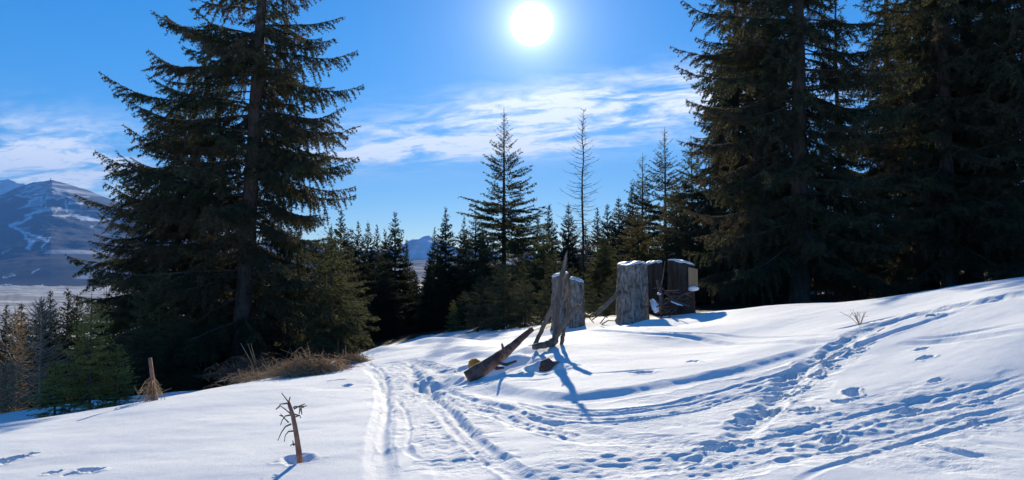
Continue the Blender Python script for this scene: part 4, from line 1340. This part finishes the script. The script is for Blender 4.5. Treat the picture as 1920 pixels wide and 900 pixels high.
# slanting log
p0 = ground_hit(886, 716)
d = p0[1] + 0.1
o = link('fallen_log', None)
tag(o, 'dark reddish dead log jutting slantwise out of the snow hollow', 'log')
P = np.array([at(877, 709, d - .04), at(893, 698, d), at(912, 687, d + .1), at(938, 668, d + .25), at(960, 650, d + .4), at(982, 630, d + .55), at(998, 617, d + .65)])
o.location = P[0]
O = P[0].copy()
mb = MB()
tt = np.linspace(0, 1, 28)
Q = np.stack([np.interp(tt, np.linspace(0, 1, 7), P[:, k]) for k in range(3)], 1) - O
R = np.interp(tt, [0, .15, .4, .55, .75, 1], [0.108, 0.112, 0.098, 0.078, 0.055, 0.038])
mb.tube(Q, R, 14, 0, True, 0.06, rng)
mb.obj('stem', [M_DEADLOG], o)
mb = MB()
for a in [[(935, 680, d), (950, 684, d - .1), (968, 677, d - .2)], [(945, 662, d), (943, 652, d), (941, 644, d)], [(930, 690, d - .05), (945, 690, d - .12)]]:
    mb = MB()
    mb.tube([np.array(at(*q)) - O for q in a], np.linspace(0.03, 0.014, len(a)), 6, 0, True, .15, rng)
    mb.obj('stub', [M_DEADLOG], o)
# pale split wood lying next to it
mb = MB()
Q = np.array([at(880, 690, d + .30), at(885, 686, d + .30), at(893, 681, d + .32), at(897, 675, d + .32)])
Q0 = Q[0].copy()
mb.tube(Q - Q0, [0.04, 0.075, 0.085, 0.05], 10, 0, True, 0.12, rng)
t_ = mb.obj('wood_chunk', [M_ORANGE])
t_.location = Q0
tag(t_, 'split chunk of orange fresh wood in the hollow by the dark log', 'wood chunk')
# root knob in its own hollow
mb = MB()
p = ground_hit(1026, 684)
p[2] = surf(p[0], p[1])
mb.tube([(-.10, 0, -.05), (-.04, 0, 0.04), (.03, .02, .07), (.10, .03, .05)], [0.03, 0.085, 0.09, 0.03], 9, 0, True, 0.25, rng)
for k in range(5):
    a = rng.normal(0, 1, 3) * 0.05
    mb.tube([a * .3 + (0, 0, .05), a + (0.02, 0, .09), a * 1.8 + (.02, 0, .10)], [0.03, 0.02, 0.01], 5)
t_ = mb.obj('tree_root', [M_DEADLOG])
t_.location = p
tag(t_, 'knobbly dark root end poking out of a small snow hollow', 'root')
# little twig standing by the trench
p = ground_hit(1612, 607)
mb = MB()
for k in range(9):
    a = rng.normal(0, 1, 2) * 0.14
    mb.tube([(0, 0, -.03), (a[0] * .5, a[1] * .5, .10), (a[0], a[1], rng.uniform(.10, .22))], [0.005, 0.004, 0.002], 3)
    mb.tube([(a[0] * .5, a[1] * .5, .10), (a[0] * .5 + rng.normal(0, .06), a[1] * .5, .17)], [0.003, 0.002], 3)
t_ = mb.obj('grass_tuft', [M_BRUSH])
t_.location = (p[0], p[1], surf(p[0], p[1]))
tag(t_, 'small tuft of dry stalks poking through snow beside the trodden trench', 'grass tuft')


# ------------------------------------------------------------------ stumps
def stump(label, px, ytop, ybot, wpx, d, seed, slope=0.0, notch=None, flare=0.14, cap=True, mat=M_STUMP, tilt=0.0, capcover=1.0):
    rg = np.random.default_rng(seed)
    top, bot = at(px, ytop, d), at(px, ybot, d)
    H = top[2] - bot[2]
    r = wpx / F * d / 2
    o_ = link('tree_stump', None)
    o_.location = (bot[0], d, bot[2] - 0.25)
    o_.rotation_euler = (0, tilt, 0)
    tag(o_, label, 'stump')
    ns, nh = 40, 22
    a_ = np.arange(ns) / ns * 2 * np.pi
    tz = np.linspace(0, 1, nh)
    lob = 1 + 0.05 * np.sin(a_ * 3 + rg.uniform(0, 6)) + 0.035 * np.sin(a_ * 5 + rg.uniform(0, 6)) + 0.02 * np.sin(a_ * 9 + rg.uniform(0, 6))
    groove = 0.035 * np.sign(rg.normal(size=ns)) * (rg.random(ns) < 0.5)
    V = []
    for t in tz:
        z = t * (H + 0.25)
        rad_ = r * (1.03 - 0.10 * t) * (1 + flare * np.exp(-z / 0.35)) * lob * (1 + 0.03 * rg.normal(size=ns)) * (1 + 0.05 * vnoise(a_ * 3.0, a_ * 0 + z * 2.2, seed) + groove)
        zz2 = z + ((slope * np.cos(a_) * r + 0.03 * vnoise(a_ * 2.5, a_ * 0 + seed, seed)) if t == 1 else 0) * np.ones(ns)
        V.append(np.stack([np.cos(a_) * rad_, np.sin(a_) * rad_, zz2], 1))
    V = np.array(V)
    i, j = np.meshgrid(np.arange(nh - 1), np.arange(ns), indexing='ij')
    j2 = (j + 1) % ns
    T = np.concatenate([np.stack([i * ns + j, i * ns + j2, (i + 1) * ns + j2], -1).reshape(-1, 3), np.stack([i * ns + j, (i + 1) * ns + j2, (i + 1) * ns + j], -1).reshape(-1, 3)])
    mb_ = MB()
    mb_.add(V.reshape(-1, 3), T)
    mb_.obj('bark', [mat], o_)
    rim = V[-1]
    mb_ = MB()
    c = rim.mean(0) + (0, 0, 0.014)
    VV = np.concatenate([[c], rim * 0.5 + c * 0.5 + (0, 0, .006), rim + (0, 0, 0.002)])
    jj = np.arange(ns)
    k2 = (jj + 1) % ns
    T = np.concatenate([np.stack([np.zeros(ns, int), 1 + jj, 1 + k2], -1), np.stack([1 + jj, 1 + ns + jj, 1 + ns + k2], -1), np.stack([1 + jj, 1 + ns + k2, 1 + k2], -1)])
    mb_.add(VV, T)
    mb_.obj('cut_face', [M_CUT], o_)
    if cap:
        mb_ = MB()
        rings = []
        for q, zz_ in ((0.97, 0.0), (0.99, 0.03), (0.93, 0.065), (0.75, 0.09), (0.4, 0.10), (0.02, 0.103)):
            w = (rim - c) * q * capcover * (1 + 0.03 * rg.normal(size=(ns, 1)))
            w[:, 2] = (rim[:, 2] - c[2]) * q + 0.5 * zz_ * (1.1 + 0.35 * np.sin(a_ * 2 + seed) + 0.2 * np.sin(a_ * 3 + 2 * seed)) + 0.012
            rings.append(w + c)
        VV = np.concatenate(rings)
        i, j = np.meshgrid(np.arange(5), np.arange(ns), indexing='ij')
        j2 = (j + 1) % ns
        T = np.concatenate([np.stack([i * ns + j, i * ns + j2, (i + 1) * ns + j2], -1).reshape(-1, 3), np.stack([i * ns + j, (i + 1) * ns + j2, (i + 1) * ns + j], -1).reshape(-1, 3)])
        mb_.add(VV, T)
        mb_.obj('snow_cap', [M_CAP], o_)
    return o_, r, H + 0.25


stump('pale-sided stump with thin snow cap behind the propped dead branches', 1051, 517, 612, 34, 20.6, 1, 0.12)
stump('narrow stump with thick sloping snow cap pressed against the pale-sided stump', 1081, 527, 612, 28, 20.2, 2, -0.25)
stump('thickest stump with ridged grey bark and domed snow cap beside the blue shadow', 1186, 497, 608, 58, 20.0, 3, 0.05)
stump('dark stump half hidden behind the thickest stump', 1226, 495, 604, 34, 22.6, 4, 0.1, cap=True, mat=M_SHADESTUMP)
o, r, Hs = stump('broad dark stump with a pale sawn notch in its side', 1279, 494, 600, 50, 20.6, 5, -0.22, mat=M_SHADESTUMP)
mb = MB()
# pale sawn slab face set into the side of the broad stump
x0, x1 = r * 0.26, r * 1.02
zt, zbm = Hs - 0.10, Hs - 0.66
yy = -r * 1.06
bx = np.array([[x0, yy, zbm], [x1, yy + .12, zbm], [x1, yy + .45, zbm], [x0, yy + .45, zbm], [x0, yy, zt], [x1, yy + .12, zt - .05], [x1, yy + .45, zt - .05], [x0, yy + .45, zt]])
bt = []
for q in ((0, 1, 5, 4), (1, 2, 6, 5), (2, 3, 7, 6), (3, 0, 4, 7), (4, 5, 6, 7), (3, 2, 1, 0)):
    bt += [(q[0], q[1], q[2]), (q[0], q[2], q[3])]
mb.add(bx, bt, 0, False)
mb.obj('sawn_notch', [M_CUT], o)
mb = MB()
mb.tube([(x0, yy - .03, zbm - .01), ((x0 + x1) / 2, yy + .02, zbm + .0), (x1, yy + .10, zbm - .01)], [0.05, 0.075, 0.04], 8, 0, True, .1, rng)
mb.obj('snow_ledge', [M_CAP], o)
# tangle of roots between the stumps
o = link('root_tangle', None)
p = at(1245, 590, 19.8)
o.location = p
tag(o, 'dark tangle of roots and twigs with bits of snow between the stumps', 'roots')
mb = MB()
for k in range(46):
    a = rng.normal(0, 1, 3) * (0.22, 0.15, 0.16) + (0.05, 0, 0.22)
    b_ = a + rng.normal(0, 1, 3) * (0.28, 0.12, 0.16)
    mb.tube([a, (a + b_) / 2 + rng.normal(0, .06, 3), b_], [rng.uniform(.012, .04), .018, .008], 5, 0, True, .15, rng)
Q = [px_pt(1256, 556, 19.5, p), px_pt(1268, 566, 19.4, p), px_pt(1282, 571, 19.4, p), px_pt(1292, 574, 19.5, p)]
mb.tube(Q, [0.03, 0.035, 0.03, 0.02], 6, 0, True, .1, rng)
mb.tube([px_pt(1237, 545, 19.7, p), px_pt(1243, 520, 19.7, p), px_pt(1247, 490, 19.8, p)], [0.02, 0.015, 0.008], 5)
mb.tube([px_pt(1236, 585, 19.7, p), px_pt(1240, 560, 19.7, p), px_pt(1232, 525, 19.8, p)], [0.05, 0.06, 0.04], 6, 0, True, .2, rng)
mb.obj('roots', [M_DEADLOG], o)
mb = MB()
mb.tube([px_pt(1222, 562, 19.75, p), px_pt(1228, 575, 19.65, p), px_pt(1231, 585, 19.6, p)], [0.05, 0.10, 0.06], 8, 0, True, .2, rng)
mb.obj('snow_patch', [M_CAP], o)
mb = MB()
mb.tube([px_pt(1233, 550, 19.6, p), px_pt(1239, 552, 19.6, p)], [0.03, 0.035], 6, 0, True, .2, rng)
mb.obj('snow_patch', [M_CAP], o)
mb = MB()
mb.tube([px_pt(1258, 565, 19.42, p), px_pt(1270, 570, 19.35, p), px_pt(1280, 573, 19.37, p)], [0.015, 0.025, 0.012], 6)
mb.obj('snow_patch', [M_CAP], o)
# arched twigs beside the thick stump
mb = MB()
for a in [[(1096, 590, 19.8), (1105, 596, 19.8), (1114, 606, 19.8)], [(1125, 607, 19.9), (1135, 594, 19.9), (1150, 589, 19.9)], [(1128, 608, 20), (1140, 601, 20), (1156, 602, 20)], [(1110, 600, 20), (1124, 590, 20), (1140, 596, 20)]]:
    mb.tube([np.array(at(*q)) - at(1125, 607, 19.9) for q in a], [0.016, 0.014, 0.01], 5)
t_ = mb.obj('arched_twigs', [M_TWIG])
t_.location = at(1125, 607, 19.9)
tag(t_, 'thin arched bare twigs in the gap between the stump groups', 'twigs')
# snow-dusted log deep in the stand
mb = MB()
o = link('fallen_log', None)
p = at(1562, 534, 41)
o.location = p
tag(o, 'snow-dusted fallen log on the floor of the dark stand', 'log')
mb.tube([(-1.0, 0, 0.25), (0, .1, 0.32), (1.1, .2, 0.5)], [0.2, 0.2, 0.17], 9, 0, True, .08, rng)
mb.obj('stem', [M_GREYWOOD], o)
mb = MB()
mb.tube([(-.95, -.02, 0.42), (0, .08, 0.49), (1.05, .18, 0.64)], [0.07, 0.09, 0.06], 8, 0, True, .12, rng)
mb.obj('snow_cap', [M_CAP], o)

# ------------------------------------------------------------------ the air over the valley
HAZE = 6.0e-5
mb = MB()
X0, X1, Y0, Y1, Z0, Z1 = -21500, 22500, -15000, 16500, -135, 2100
bx = np.array([[x, y, z] for z in (Z0, Z1) for y in (Y0, Y1) for x in (X0, X1)], float)
bt = []
for q in ((0, 2, 3, 1), (4, 5, 7, 6), (0, 1, 5, 4), (2, 6, 7, 3), (0, 4, 6, 2), (1, 3, 7, 5)):
    bt += [(q[0], q[1], q[2]), (q[0], q[2], q[3])]
mb.add(bx, bt, 0, False)
hm = bpy.data.materials.new('haze')
hm.use_nodes = True
hm.node_tree.nodes.clear()
ho = hm.node_tree.nodes.new('ShaderNodeOutputMaterial')
pv = hm.node_tree.nodes.new('ShaderNodeVolumePrincipled')
pv.inputs['Density'].default_value = HAZE
pv.inputs['Color'].default_value = (0.13, 0.37, 1.0, 1)
pv.inputs['Anisotropy'].default_value = 0.0
hm.node_tree.links.new(pv.outputs[0], ho.inputs['Volume'])
if HAZE > 0:
    tag(mb.obj('haze', [hm]), kind='stuff')
